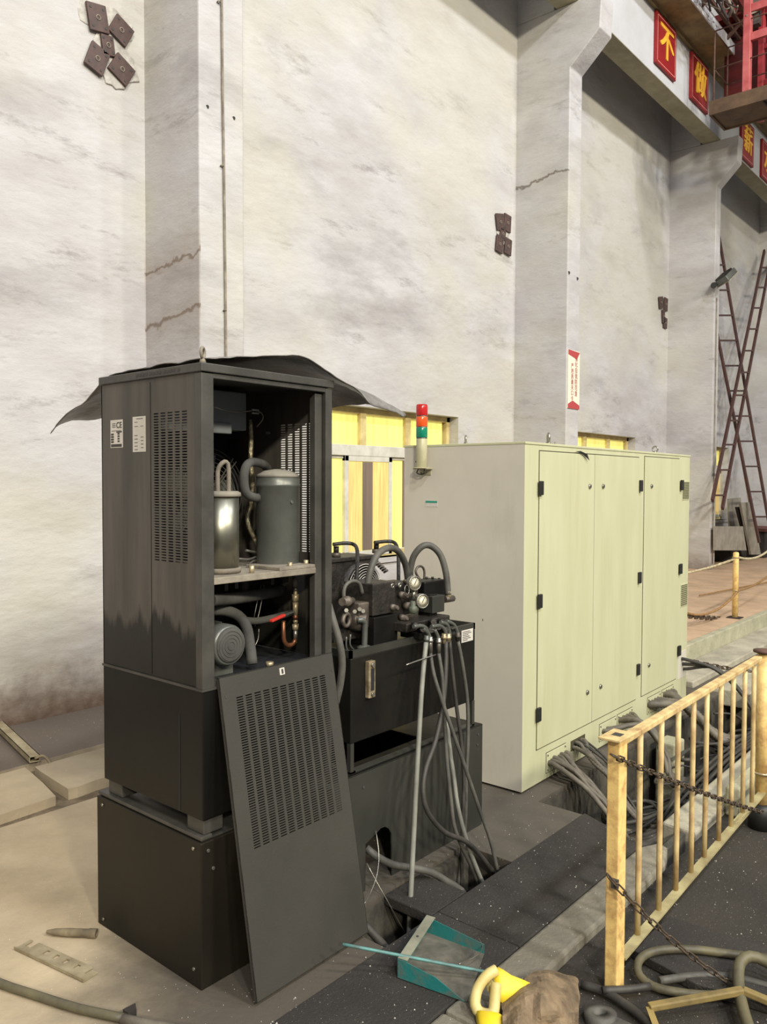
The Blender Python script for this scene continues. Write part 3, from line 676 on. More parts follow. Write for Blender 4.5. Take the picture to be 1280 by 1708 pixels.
# eye bolts on the roof
for a, b, s in ((.345, .05, 1.0), (.10, .44, .8), (1.95, .06, .8), (.52, .10, .35)):
    e = K0+kx*a+ky*b+uz*KT
    MB().ring(e+uz*.036*s, (kx*.6-ky*.8) if a < .2 or b < .2 and a < 1 else kx, .024*s, .0075*s, 22, 8).cyl(e, e+uz*.014, .016*s, .012*s).build('lifting_eye', 'steel', kb)
# loose strip of tape at the door top
MB().add([K0+kx*.56-ky*.008+uz*1.838, K0+kx*.62-ky*.012+uz*1.842, K0+kx*.69-ky*.02+uz*1.826, K0+kx*.72-ky*.02+uz*1.79, K0+kx*.66-ky*.014+uz*1.82, K0+kx*.60-ky*.01+uz*1.834], [(0, 1, 4, 5), (1, 2, 3, 4)]).build('torn_gasket', 'black_plastic', kb, solid=.002)
# small teal and white sticker on the side
ls = MB().obox(K0, kx, ky, uz, -.003, -.0015, .56, .645, 1.518, 1.552).build('sticker', 'sticker', kb)
MB().obox(K0, kx, ky, uz, -.004, -.003, .562, .643, 1.540, 1.552).build('sticker_band', 'teal_label', ls)
for x, z in ((.25, .9),): MB().obox(K0, kx, ky, uz, -.0022, -.0015, x, x+.004, z, z+.012).build('scratch', 'ink', kb)

# signal tower
sy = .646; sc_ = K0+ky*sy-kx*.040
st = thing('signal_tower', 'stack light of red, orange and green lenses bracketed to the cabinet side', 'signal light', tuple(sc_+uz*1.72))
def seg(z0, z1, r, m, nm, p=None): return MB().lathe(sc_+uz*z0, uz, [(r*.96, 0), (r, .003), (r, z1-z0-.003), (r*.96, z1-z0)], 24).build(nm, m, p or st)
seg(1.735, 1.742, .050, 'lamp_base', 'bracket_plate'); seg(1.742, 1.905, .0315, 'lamp_base', 'tower_base')
seg(1.905, 1.911, .0325, 'steel', 'separator'); seg(1.911, 1.967, .033, 'lamp_green', 'green_lens'); seg(1.967, 1.973, .0325, 'steel', 'separator')
seg(1.973, 2.029, .033, 'lamp_orange', 'orange_lens'); seg(2.029, 2.035, .0325, 'steel', 'separator'); seg(2.035, 2.093, .033, 'lamp_red', 'red_lens'); seg(2.093, 2.099, .031, 'lamp_red', 'cap')
MB().obox(sc_+uz*1.732, kx, ky, uz, -.02, .038, -.05, .05, 0, .004).build('wall_bracket', 'lamp_base', st)
MB().obox(sc_+uz*1.70, kx, ky, uz, .034, .038, -.04, .04, 0, .036).build('wall_bracket', 'lamp_base', st)
for k in (-1, 1): MB().tube([sc_+uz*1.735+ky*.02*k, sc_+uz*1.712+ky*.026*k-kx*.012, sc_+uz*1.702+ky*.005*k, sc_+uz*1.712-ky*.02*k+kx*.02], .0035, 6, .01).build('lead_wire', 'cable', st)
MB().cyl(sc_+uz*1.775+ky*.031, sc_+uz*1.775+ky*.04, .007, seg=8).build('knob', 'ink', st)
# ================================================================== HYDRAULIC UNIT
hu = thing('hydraulic_power_unit', 'black oily hydraulic power pack with gauges and hoses, between the chiller and the cream cabinet', 'power pack', (2.76, 2.45, 0))
BX0, BX1, BY0, BY1, BT = 2.215, 3.264, 2.14, 2.80, .492
a0 = PY(610, 1440, BY0).x; a1 = PY(654, 1440, BY0).x; at = PY(638, 1380, BY0).z
arc = [(a1, 0)]+[(a1-.02+.02*math.cos(g), at-.10+.03*math.sin(g)) for g in (0, .5)]+[((a0+a1)/2+.02+(a1-a0)*.42*math.cos(g), at-.09+.09*math.sin(g)) for g in (.5, .9, 1.3, 1.7, 2.1)]+[(a0, at-.035), (a0, 0)]
poly = [(BX0, BT), (BX0, 0), (a0, 0)]+arc[::-1][1:]+[(BX1, 0), (BX1, BT)]
MB().prism([(p[0], BY0, p[1]) for p in poly], (0, .006, 0)).build('base_front', 'hyd_plate', hu)
base = MB().box(BX1-.006, BX1, BY0+.006, BY1, 0, BT).box(BX0, BX0+.006, BY0+.006, BY1, 0, BT).box(BX0, BX1, BY1-.006, BY1, 0, BT).build('base_sides', 'hyd_plate', hu)
MB().box(BX0, 2.9, BY0, BY0+.10, BT-.006, BT).box(BX0, BX1, BY1-.1, BY1, BT-.006, BT).box(2.9, BX1, BY0, BY1, BT-.006, BT).box(BX0, 2.36, BY0+.1, BY1-.1, BT-.006, BT).build('base_top', 'hyd_black', hu, bevel=.002)
MB().box(3.10, 3.104, BY0-.0015, BY0, .01, BT-.01).build('seam', 'inner_black', hu)
for x, z in ((3.225, .45), (3.22, .40), (2.40, .43)): MB().cyl((x, BY0, z), (x, BY0-.004, z), .006, seg=8).build('screw', 'ink', hu)
TX0, TX1, TY0, TY1, TZ0, TZ1 = 2.346, 3.224, 2.16, 2.74, .612, .985
tk = MB().box(TX0, TX1, TY0, TY1, TZ0, TZ1-.03).build('oil_tank', 'hyd_black', hu, bevel=.004)
g = MB()
for (a, b, c, d) in ((TX0, TX1, TY0, TY0+.012), (TX0, TX1, TY1-.012, TY1), (TX0, TX0+.012, TY0, TY1), (TX1-.012, TX1, TY0, TY1)): g.box(a, b, c, d, TZ1-.03, TZ1)
g.build('tank_rim', 'hyd_plate', tk)
for a in (TX0, TX1-.02):
    for b in (TY0, TY1-.02): MB().box(a, a+.02, b, b+.02, BT, TZ0).build('tank_leg', 'hyd_plate', hu)
MB().box(TX0, TX1, TY0, TY0+.03, BT, BT+.006).build('stand_rail', 'hyd_plate', hu); MB().box(TX0, TX0+.03, TY0, TY1, BT, BT+.006).build('stand_rail', 'hyd_plate', hu)
MB().box(2.62, 2.72, 2.9, 3.0, .30, .62).build('rear_housing', 'blue_steel', hu)
# sight gauge
gx0, gx1 = PY(609, 1130, TY0).x, PY(620, 1130, TY0).x
sg = MB().box(gx0, gx1, TY0-.022, TY0, .782, .932).build('level_gauge', 'brass', tk, bevel=.003)
MB().box(gx0+.012, gx1-.009, TY0-.0235, TY0-.022, .812, .902).build('gauge_glass', 'inner_black', sg)
for z in (.797, .917): MB().cyl(((gx0+gx1)/2, TY0-.022, z), ((gx0+gx1)/2, TY0-.03, z), .009, seg=8).build('banjo_bolt', 'steel', sg)
np_ = MB().box(PY(770, 1060, TY0).x, PY(789, 1060, TY0).x, TY0-.0015, TY0, .905, .962).build('name_plate', 'sticker', tk)
for k in range(6): MB().box(PY(771.5, 1060, TY0).x, PY(780+(k*5) % 7, 1060, TY0).x, TY0-.0022, TY0-.0015, .912+k*.008, .915+k*.008).build('print_line', 'ink', np_)
# cooler with fan guard
q0 = PY(549, 990, 2.60); q1 = PY(652, 990, 2.60)
co = MB().box(2.51, 2.96, 2.58, 2.74, 1.03, 1.285).build('oil_cooler', 'oily', hu, bevel=.004)
g = MB()
for k in range(13): g.box(2.44, 2.515, 2.56, 2.70, 1.03+k*.019, 1.037+k*.019)
g.build('cooling_fins', 'tank_paint', co)
MB().box(2.44, 2.96, 2.57, 2.75, 1.285, 1.305).build('top_tank', 'oily', co, bevel=.004)
fc = PY(617, 982, 2.50); fc.y = 2.53
sh_ = MB().lathe(fc+Vector((0, .05, 0)), (0, -1, 0), [(.125, 0), (.118, .04), (.108, .04), (.108, 0)], 28, caps=False).build('fan_shroud', 'oily', co)
g = MB()
for k in range(9): g.ring(fc-Vector((0, .012-.0004*k*k*.4, 0)), (0, 1, 0), .022+.0115*k, .0018, 36, 5)
for a in (0, 60, 120, 180, 240, 300): a = math.radians(a+20); g.bar(fc+Vector((0, -.014, 0)), fc+Vector((math.cos(a)*.115, -.008, math.sin(a)*.115)), .003)
g.build('wire_guard', 'sticker', co)
MB().cyl(fc+Vector((0, .0, 0)), fc+Vector((0, .05, 0)), .035, seg=16).build('fan_motor', 'hyd_black', co)
g = MB()
for k in range(6):
    p = fc+Vector((.055+.014*k, -.01, .115-.010*k)); g.cyl(p, p+Vector((.006, -.02, .012)), .006, seg=6)
g.build('terminal_posts', 'cast_brown', co)
# cooler pipes
for (x, Yp) in ((561, 2.62), (628, 2.62)):
    b = PY(x, 926, Yp); b.z = 1.305; MB().cyl(b, b+Vector((0, 0, .02)), .022, seg=6).build('port_nut', 'cast_brown', co); MB().cyl(b+Vector((0, 0, .02)), b+Vector((0, 0, .05)), .013, seg=8).build('fitting', 'oily', co)
MB().tube([PY(556, 908, 2.6), PY(575, 906, 2.58), PY(590, 908, 2.55), PY(596, 918, 2.5), PY(596, 945, 2.44), PY(595, 972, 2.4), PY(595, 990, 2.38)], .009, 10, .01).build('steel_pipe', 'oily', hu)
MB().tube([PY(625, 905, 2.6), PY(645, 903, 2.58), PY(658, 905, 2.55), PY(664, 918, 2.5), PY(665, 945, 2.46), PY(665, 975, 2.42)], .009, 10, .01).build('steel_pipe', 'oily', hu)
# arching hoses
MB().tube([PY(614, 1005, 2.3), PY(613, 985, 2.3), PY(618, 952, 2.3), PY(630, 925, 2.31), PY(648, 914, 2.33), PY(664, 919, 2.35), PY(676, 940, 2.37), PY(681, 968, 2.38)], .0155, 12, .01).build('arched_hose', 'hose_grey', hu)
MB().tube([PY(684, 975, 2.38), PY(685, 950, 2.37), PY(691, 927, 2.35), PY(705, 911, 2.32), PY(720, 911, 2.3), PY(735, 926, 2.27), PY(744, 955, 2.25), PY(748, 992, 2.24)], .0155, 12, .01).build('arched_hose', 'hose_grey', hu)
# hose end fittings
for (ya, yb, r, m) in ((988, 1000, .020, 'cast_brown'), (1000, 1008, .014, 'brass'), (1008, 1016, .018, 'brass'), (1016, 1028, .013, 'brass'), (1028, 1036, .019, 'brass'), (1036, 1040, .010, 'brass')):
    MB().cyl(PY(616, ya, 2.3), PY(616, yb, 2.3), r, seg=8).build('hose_fitting', m, hu)
# pump
MB().lathe(PY(570, 1032, 2.45), (0, -1, 0), [(.055, 0), (.078, .03), (.078, .13), (.05, .15), (.05, .17)], 20).build('gear_pump', 'oily', hu)
MB().lathe(PY(585, 1035, 2.33), (.5, -1, 0), [(.045, 0), (.045, .05), (.03, .06), (.03, .075)], 16).build('pump_head', 'cast_brown', hu)
MB().box(2.42, 2.60, 2.32, 2.50, .985, 1.03).build('pump_bracket', 'oily', hu, bevel=.004)
MB().lathe(PY(571, 1004, 2.27), tuple(PY(604, 1000, 2.33)-PY(571, 1004, 2.27)), [(.017, 0), (.017, .03), (.022, .032), (.022, .055), (.015, .06), (.015, .10)], 14).build('relief_valve', 'cast_brown', hu)
MB().box(PY(590, 1010, 2.3).x, PY(608, 1010, 2.3).x, 2.27, 2.34, PY(600, 1030, 2.3).z, PY(600, 1004, 2.3).z).build('valve_block', 'cast_brown', hu, bevel=.005)
for x, y in ((578, 1018), (592, 1020), (600, 1016), (606, 1019)): MB().cyl(PY(x, y, 2.265), PY(x, y, 2.25), .009, seg=6).build('bolt', 'steel', hu)
MB().ring(PY(578, 1034, 2.27), (.2, -1, 0), .026, .009, 18).build('flange_ring', 'cast_brown', hu)
MB().tube([PY(596, 1035, 2.26), PY(603, 1034, 2.25), PY(608, 1038, 2.25), PY(609, 1048, 2.25), PY(608, 1080, 2.25)], .0125, 10, .008).build('elbow_pipe', 'tank_paint', hu)
b = PY(608, 1080, 2.25); MB().lathe((b.x, b.y, .956), (0, 0, 1), [(.032, 0), (.032, .008), (.018, .014)], 16).build('pipe_flange', 'tank_paint', hu)
MB().tube([PY(574, 1002, 2.3), PY(574, 985, 2.3), PY(579, 974, 2.3), PY(590, 969, 2.3), PY(600, 974, 2.3), PY(605, 990, 2.3)], .008, 8, .008).build('steel_pipe', 'hose_grey', hu)
for pts in ([(578, 1062), (578, 1080), (582, 1088)], [(585, 1058), (584, 1075), (590, 1084)]): MB().tube([PY(a, b, 2.22) for a, b in pts], .004, 6, .01).build('drain_pipe', 'tank_paint', hu)
MB().tube([PY(548, 1008, 2.2), PY(556, 1035, 2.17), PY(566, 1070, 2.15), PY(571, 1105, 2.15), PY(568, 1140, 2.16), PY(560, 1175, 2.18)], .0145, 12, .015).build('suction_hose', 'hose_grey', hu)
# manifold
mx0 = PY(622, 1000, 2.25).x; mx1 = PY(660, 1000, 2.25).x
mb_ = MB().box(mx0, mx1, 2.25, 2.42, 1.085, 1.222).build('manifold_block', 'oily', hu, bevel=.004)
MB().box(mx0-.002, mx1+.004, 2.24, 2.43, .956, 1.08).build('manifold_stand', 'hyd_black', hu, bevel=.003)
MB().box(mx1, mx1+.19, 2.27, 2.42, 1.06, 1.20).build('valve_body', 'oily', hu, bevel=.006)
MB().box(mx1-.02, mx1+.30, 2.17, 2.36, 1.005, 1.045).build('outlet_manifold', 'oily', hu, bevel=.005)
MB().box(mx1+.02, mx1+.30, 2.13, 2.24, .975, 1.003).build('outlet_manifold', 'hyd_black', hu, bevel=.005)
for x, y in ((654, 977), (666, 976)): MB().lathe(PY(x, y, 2.255), (0, -1, 0), [(.012, 0), (.012, .006), (.005, .007), (.005, .002)], 14).build('washer', 'steel', mb_)
for x, y, l, r in ((668, 992, .05, .014), (682, 990, .05, .014), (676, 1010, .06, .016), (668, 1029, .05, .013), (684, 1005, .04, .012), (652, 1012, .05, .012)):
    MB().lathe(PY(x, y, 2.26), (-.25, -1, 0), [(r*1.15, 0), (r*1.15, l*.5), (r, l*.5), (r, l*.92), (r*.5, l), (r*.5, l*1.1)], 12).build('valve_knob', 'cast_brown', hu)
MB().ring(PY(679, 984, 2.2), (.2, -1, .1), .021, .0018, 24, 5).build('key_ring', 'steel', hu)
# gauges
for x, y in ((693, 973), (706, 1003)):
    c = PY(x, y, 2.2); ax = Vector((-.35, -1, .02)).normalized()
    ga = MB().lathe(c+ax*-.03, ax, [(.030, 0), (.033, .004), (.033, .028), (.029, .031), (.029, .026)], 26, caps=False).build('pressure_gauge', 'steel', hu)
    MB().lathe(c-ax*.004, ax, [(.029, 0), (.001, .0005)], 26).build('dial', 'dial', ga)
    r_ = ax.cross(Vector((0, 0, 1))).normalized()*-1; g = MB(); g.bar(c-ax*-.001+Vector((0, 0, -.006))-r_*.004, c+ax*.001+Vector((0, 0, .017))+r_*.008, .002)
    for k in range(11):
        t = math.radians(-45+27*k); d = Vector((0, 0, 1))*math.sin(t)+r_*math.cos(t); g.bar(c+ax*.0004+d*.020, c+ax*.0004+d*.025, .0016)
    g.build('needle', 'ink', ga)
    MB().cyl(c-ax*.03, c-ax*.09, .010, seg=8).build('gauge_stem', 'brass', ga)
MB().lathe(PY(689, 1012, 2.2), (0, 0, 1), [(.012, -.03), (.020, -.026), (.020, 0), (.012, .004), (.010, .025)], 12).build('needle_valve', 'green_knob', hu)
MB().cyl(PY(690, 1000, 2.22), PY(690, 985, 2.22), .009, seg=8).build('stem', 'steel', hu)
for x, y in ((680, 970), (684, 975)): MB().cyl(PY(x, y+22, 2.38), PY(x, y-4, 2.38), .016, seg=8).build('hose_fitting', 'tank_paint', hu)
MB().tube([PY(702, 968, 2.3), PY(694, 955, 2.3), PY(697, 946, 2.3), PY(704, 945, 2.3), PY(708, 952, 2.3), PY(708, 966, 2.3)], .0055, 8, .006).build('thin_pipe', 'cast_brown', hu)
# solenoid valves at right
MB().box(PY(703, 975, 2.3).x, PY(738, 975, 2.3).x, 2.28, 2.38, PY(720, 1000, 2.3).z, PY(720, 968, 2.3).z).build('solenoid_valve', 'hyd_black', hu, bevel=.006)
MB().box(PY(722, 1005, 2.2).x, PY(742, 1005, 2.2).x, 2.2, 2.28, PY(730, 1022, 2.2).z, PY(730, 994, 2.2).z).build('solenoid_coil', 'hyd_plate', hu, bevel=.003)
MB().box(PY(712, 1005, 2.24).x, PY(724, 1005, 2.24).x, 2.22, 2.29, PY(730, 1030, 2.2).z, PY(730, 992, 2.2).z).build('solenoid_valve', 'hyd_black', hu, bevel=.003)
MB().cyl(PY(742, 1000, 2.24), PY(756, 998, 2.24), .016, seg=8).build('hose_fitting', 'cast_brown', hu)
MB().cyl(PY(748, 998, 2.24), PY(748, 986, 2.24), .015, seg=8).build('hose_fitting', 'brass', hu)
for x, y in ((712, 966), (722, 966), (733, 968)): MB().cyl(PY(x, y, 2.31), PY(x, y-4, 2.31), .007, seg=6).build('bolt', 'oily', hu)
for k, (x, y) in enumerate(((690, 1042), (702, 1047), (716, 1049), (728, 1044), (740, 1048), (752, 1043), (735, 1036), (720, 1036))):
    MB().cyl(PY(x, y, 2.16), PY(x+4, y+2, 2.09), .013, seg=8).build('hose_fitting', 'oily', hu)
for pts in ([(690, 1045), (703, 1044), (711, 1048), (713, 1056)], [(720, 1045), (735, 1044), (743, 1053), (745, 1065)], [(735, 1038), (746, 1042), (750, 1054), (751, 1064)], [(745, 1036), (757, 1042), (763, 1055), (765, 1066)], [(706, 1048), (714, 1056), (718, 1066), (718, 1076)], [(725, 1050), (729, 1058), (732, 1066), (732, 1074)]):
    MB().tube([PY(a, b, 2.09) for a, b in pts], .0085, 8, .008).build('elbow_pipe', 'tank_paint', hu)
def dn(pts, r, Ya, Yb, m, nm='hose', lab=None):
    n = len(pts); P = [PY(a, b, Ya+(Yb-Ya)*i/(n-1)) for i, (a, b) in enumerate(pts)]
    o = MB().tube(P, r, 10, .03).build(nm, m, hu)
    if lab: o['label'] = lab
    return o
for x, ya, yb, m in ((712, 1060, 1074, 'tank_paint'), (718, 1062, 1092, 'steel'), (732, 1064, 1090, 'steel'), (741, 1057, 1073, 'brass'), (748, 1057, 1071, 'brass'), (764, 1055, 1068, 'cast_brown')):
    MB().cyl(PY(x, ya, 2.085), PY(x, yb, 2.085), .0105, seg=8).build('hose_ferrule', m, hu)
    MB().cyl(PY(x, ya+4, 2.085), PY(x, ya+9, 2.085), .014, seg=6).build('hose_nut', m, hu)
dn([(711, 1072), (707, 1110), (703, 1160), (699, 1230), (695, 1300), (690, 1400), (686, 1480), (682, 1568)], .0105, 2.085, 1.97, 'hose_pale', lab='straight pale grey hose running down into the pit')
dn([(718, 1088), (724, 1125), (738, 1170), (757, 1225), (778, 1285), (800, 1350), (818, 1400), (831, 1455)], .0085, 2.085, 1.865, 'hose_grey')
dn([(744, 1070), (744, 1110), (740, 1170), (727, 1235), (711, 1280), (706, 1320), (714, 1355), (742, 1388), (775, 1402), (800, 1425), (832, 1466)], .0105, 2.08, 1.90, 'cable')
dn([(750, 1068), (755, 1120), (762, 1180), (770, 1240), (774, 1300), (772, 1370), (770, 1480)], .0085, 2.09, 2.03, 'cable')
dn([(732, 1090), (738, 1130), (742, 1200), (746, 1270), (752, 1330), (760, 1385), (784, 1440), (806, 1490)], .0085, 2.075, 1.93, 'hose_grey')
dn([(764, 1068), (772, 1110), (780, 1170), (781, 1230), (778, 1300), (776, 1380), (764, 1480)], .0085, 2.09, 2.04, 'hose_grey')
dn([(745, 1200), (752, 1260), (758, 1300), (764, 1345), (778, 1400), (796, 1450), (812, 1486)], .0095, 2.07, 1.90, 'hose_pale')
dn([(611, 1414), (628, 1428), (655, 1442), (690, 1448), (720, 1455), (745, 1470), (770, 1486), (790, 1520)], .0155, 2.15, 1.90, 'hose_grey')
dn([(606, 1540), (625, 1560), (645, 1583), (668, 1610)], .016, 1.97, 1.86, 'cable')
for pts in ([(627, 1386), (632, 1420), (630, 1455), (618, 1490), (606, 1510)], [(612, 1440), (628, 1470), (645, 1500), (676, 1556)]): dn(pts, .0022, 2.13, 2.0, 'steel', 'thin_wire')
MB().tube([PY(678, 1109, 2.06), PY(700, 1101, 2.06), PY(727, 1092, 2.05)], .003, 6, .02).build('thin_wire', 'steel', hu)

# ================================================================== CABLES
def wpt(a, z, out=0.): return K0+kx*a+uz*z-ky*out
ORD = ('first', 'second', 'third', 'fourth', 'fifth', 'sixth', 'seventh', 'eighth')
def cable(starts, mids, end, r, m, label, group, cor=None, nm='cable', spread=.05, n=None):
    for i, s in enumerate(starts):
        rr = r*random.uniform(.85, 1.15)
        p = [wpt(s[0], s[1], .0), wpt(s[0], s[1]+.004, .03)]
        for mm in mids: p.append(Vector(mm)+Vector((random.uniform(-1, 1)*spread*.5+(i-len(starts)/2)*.018, (i-len(starts)/2)*.010, random.uniform(0, 1)*.03)))
        for e in end: p.append(Vector(e)+Vector((random.uniform(-1, 1)*spread*2, random.uniform(-1, 1)*spread*.7, random.uniform(-.02, .04))))
        MB().tube(p, rr, 9, .035, corr=cor).build(nm, m, None, ORD[i]+' '+label, 'cable', group)
tr = [(5.0, 1.62, -.27), (6.0, 1.66, -.27), (6.9, 1.7, -.28)]
cable([(.285+.028*k, .095+.006*(k % 3)) for k in range(8)], [(4.05, 2.06, .055), (4.09, 1.98, -.01), (4.08, 1.88, -.10), (4.02, 1.78, -.17), (4.10, 1.66, -.23)], tr, .0125, 'conduit_grey', 'dusty grey cable from the corner in the gland plate nearest the cabinet corner', 'cables from the first gland plate')
cable([(.585+.035*k, .105+.018*(k % 2)) for k in range(4)], [(4.27, 2.04, .06), (4.25, 1.92, -.02), (4.20, 1.80, -.13), (4.30, 1.68, -.22)], tr, .015, 'conduit_grey', 'ribbed grey conduit from the left in the open cut-out under the cabinet door', 'ribbed conduits from the open cut-out', cor=.009, nm='conduit', spread=.03)
cable([(.60+.03*k, .125) for k in range(4)], [(4.33, 1.98, .03), (4.28, 1.84, -.12), (4.35, 1.72, -.25)], tr, .007, 'cable', 'thin dark wire from the left in the open cut-out under the cabinet door', 'thin wires from the open cut-out', nm='wire')
cable([(1.0+.06*k, .11) for k in range(2)]+[(1.24+.055*k, .125) for k in range(4)], [(4.96, 2.06, .12), (4.99, 1.98, .06), (4.97, 1.90, -.06), (4.96, 1.82, -.2)], [(5.5, 1.6, -.28), (6.3, 1.66, -.26)], .0165, 'conduit_grey', 'thick grey cable from the left arching down from the middle gland plates', 'cables from the middle gland plates')
cable([(1.75+.05*k, .12) for k in range(4)]+[(2.02+.045*k, .13) for k in range(4)], [(5.66, 2.06, .10), (5.66, 1.95, .03), (5.66, 1.84, -.06), (5.78, 1.72, -.13)], [(6.4, 1.6, -.16), (7.3, 1.62, -.2)], .025, 'conduit_grey', 'thick ribbed grey cable from the left under the third cabinet door', 'thick cables under the third door', cor=.010, spread=.04)
cable([(2.38, .33), (2.40, .29), (2.42, .25)], [(6.18, 2.0, .26), (6.25, 1.85, .12), (6.28, 1.74, -.04), (6.2, 1.65, -.2)], [(6.6, 1.6, -.22)], .013, 'cable', 'dark smooth cable, counted from the top, leaving the far end of the cabinet', 'dark cables at the far end of the cabinet', spread=.02)
for i in range(16):
    cx_, cy_ = random.uniform(4.1, 5.9), random.uniform(1.60, 1.86); ra, rb = random.uniform(.12, .34), random.uniform(.08, .15); z = random.uniform(-.30, -.10)
    ph = random.uniform(0, 6); k = random.randint(7, 11)
    pts = [(cx_+ra*math.cos(ph+.75*j)*(1+.1*random.random())+.02*j, min(1.98, max(1.52, cy_+rb*math.sin(ph+.75*j))), z+.012*j+random.uniform(0, .02)) for j in range(k)]
    MB().tube(pts, random.choice((.006, .009, .012)), 8, .04).build('cable', 'cable', None, 'dark slack cable coiled in the open trench in front of the cabinet', 'cable', 'slack cables coiled in the trench')
for i in range(6):
    y = 1.50+.022*i; MB().tube([(3.75+.1*i, 1.62+.01*i, -.30), (4.3, y, -.16+.015*i), (5.0, y+.01, -.05+.012*(i % 3)), (5.7, y-.01, -.02+.01*(i % 2)), (6.4, y+.02, -.03), (7.2, y+.05, -.04)], .009, 8, .06).build('cable', 'cable', None, 'dark cable running straight along the back of the kerb stones', 'cable', 'cables along the kerb')
# concrete stubs in the trench
for (x, y, s, t) in ((5.22, 1.97, .09, -.02), (6.45, 1.66, .13, .12)):
    MB().box(x-s, x+s, y-s*.8, y+s*.6, -.45, t).build('concrete_stub', 'pale_block', FLOOR, bevel=.012)
MB().box(3.55, 3.88, 1.35, 1.385, -.10, .0).build('trench_board', 'hose_grey', FLOOR)
# pale block on the aisle side of the kerb
bl0, bl1 = PZ(1182, 1352, -.02), PZ(1237, 1366, -.02)
MB().box(bl0.x, bl0.x+3.2, bl1.y+.01, 1.297, -.02, .125).build('kerb_block', 'pale_block', FLOOR, bevel=.01)

# ================================================================== RAILING
FY = 1.114
fe = thing('railing', 'rusty yellow steel railing with thin upright bars, nearest the camera', 'railing', (2.50, FY, -.02))
po = MB().box(2.472, 2.532, FY-.022, FY+.022, -.02, .822).build('post', 'yellow_post', fe, bevel=.004)
MB().box(2.44, 2.56, FY-.036, FY+.04, .822, .830).build('cap_plate', 'yellow_paint', po, bevel=.002)
MB().box(2.485, 2.52, FY-.016, FY+.016, .8301, .8306).build('slot', 'ink', po)
MB().box(2.462, 2.474, FY-.024, FY-.002, .335, .365).build('hook', 'ink', po)
MB().bar((2.53, FY, .803), (4.07, FY, .826), .036, .022).build('top_rail', 'yellow_paint', fe, bevel=.004)
MB().bar((2.535, FY-.008, .072), (4.6, FY-.008, .182), .034, .008).build('bottom_rail', 'bar_khaki', fe)
for x in (2.687, 2.877, 3.044, 3.206, 3.359, 3.535, 3.700, 3.865, 4.005):
    z0 = .076+(x-2.535)*.0533; MB().tube([(x, FY, z0), (x+.004*random.uniform(-1, 1), FY, .45), (x, FY, .80)], .0105, 10, .2).build('baluster', 'yellow_paint', fe)
p2_ = MB().lathe((4.165, FY, .10), (0, 0, 1), [(.030, 0), (.030, .74)], 18).build('post', 'yellow_post', fe)
MB().lathe((4.165, FY, .84), (0, 0, 1), [(.05, 0), (.05, .01), (.02, .014)], 18).build('cap_plate', 'rust_rail', p2_)
MB().lathe((4.165, FY, -.02), (0, 0, 1), [(.06, 0), (.06, .10), (.04, .12)], 18).build('base_sleeve', 'black_plastic', p2_)
# chains
def link_mesh(R_, w, r):
    mb = MB(); n = 14; P = []
    for i in range(n):
        g = 2*math.pi*i/n; c, s_ = math.cos(g), math.sin(g); P.append(Vector((c*w+0, s_*w+(R_ if s_ > 0 else -R_), 0)))
    mb.tube(P, r, 6, .5, closed=True); me = bpy.data.meshes.new('link'); me.from_pydata([v for v in mb.v], [], mb.f)
    for p in me.polygons: p.use_smooth = True
    return me
def chain(nm, label, pts, m, R_=.009, w=.008, r=.0028, cat='chain', group=None):
    root = thing(nm, label, cat, tuple(pts[0]), group=group); me = link_mesh(R_, w, r); me.materials.append(MT[m])
    P = resample(spline(pts, .01), (R_+w-r)*2*.98)
    for i in range(len(P)-1):
        d = (P[i+1]-P[i]).normalized(); o = bpy.data.objects.new('link', me); COL.objects.link(o); o.parent = root
        q = d.to_track_quat('Y', 'Z'); q = q @ Matrix.Rotation(math.radians(90 if i % 2 else 0)+.4, 3, 'Y').to_quaternion()
        o.rotation_mode = 'QUATERNION'; o.rotation_quaternion = q; o.location = (P[i]+P[i+1])/2-Vector(pts[0])
    return root
def sag(a, b, s, n=7): a, b = Vector(a), Vector(b); return [a.lerp(b, i/n)-Vector((0, 0, 4*s*(i/n)*(1-i/n))) for i in range(n+1)]
chain('chain', 'rusty chain slung across the yellow railing from post top to next post foot', sag(PY(1022, 1260, 1.082), PY(1276, 1356, 1.068), .012), 'chain', .017, .0085, .003)
chain('chain', 'rusty chain hanging from the nearest yellow post down to the floor hoses', sag(PY(1014, 1460, 1.082), PZ(1232, 1648, .0), .03), 'chain', .017, .0085, .003)
MB().ring((4.165, FY, .25), (.1, 0, 1), .045, .006, 24, 6).build('chain_ring', 'brass', fe)
chain('chain', 'dark chain drooping behind the cabinet in front of the tiled platform, upper one', sag(PY(1146, 1027, 2.9), PY(1300, 1034, 2.9), .02)[:8], 'chain', .028, .022, .0075)
chain('chain', 'dark chain hanging low beside the cabinet end, lower one', sag(PY(1148, 1101, 2.2), PY(1258, 1120, 1.9), .01), 'chain', .018, .014, .005)
# ================================================================== WALL FITTINGS
def anchor(x, y, w, h, rot, label, skew=0):
    c = PY(x, y, WY); cr, sr = math.cos(math.radians(rot)), math.sin(math.radians(rot)); u = Vector((cr, 0, sr)); v = Vector((-sr, 0, cr))
    t = thing('anchor_plate', label, 'plate', (c.x, WY-.03, c.z))
    MB().obox((c.x, WY, c.z), u, v, (0, -1, 0), -w/2, w/2, -h/2, h/2, .012, .034).build('plate', 'anchor_brown', t, bevel=.004)
    for a, b in ((-.33, .33), (.33, -.33), (-.33, -.33), (.33, .33)): MB().cyl(Vector((c.x, WY-.034, c.z))+u*w*a+v*h*b, Vector((c.x, WY-.037, c.z))+u*w*a+v*h*b, .010, seg=8).build('bolt_hole', 'ink', t)
    MB().ring(Vector((c.x, WY-.036, c.z)), (0, 1, 0), .016, .004, 14).build('weld_ring', 'dusty_metal', t)
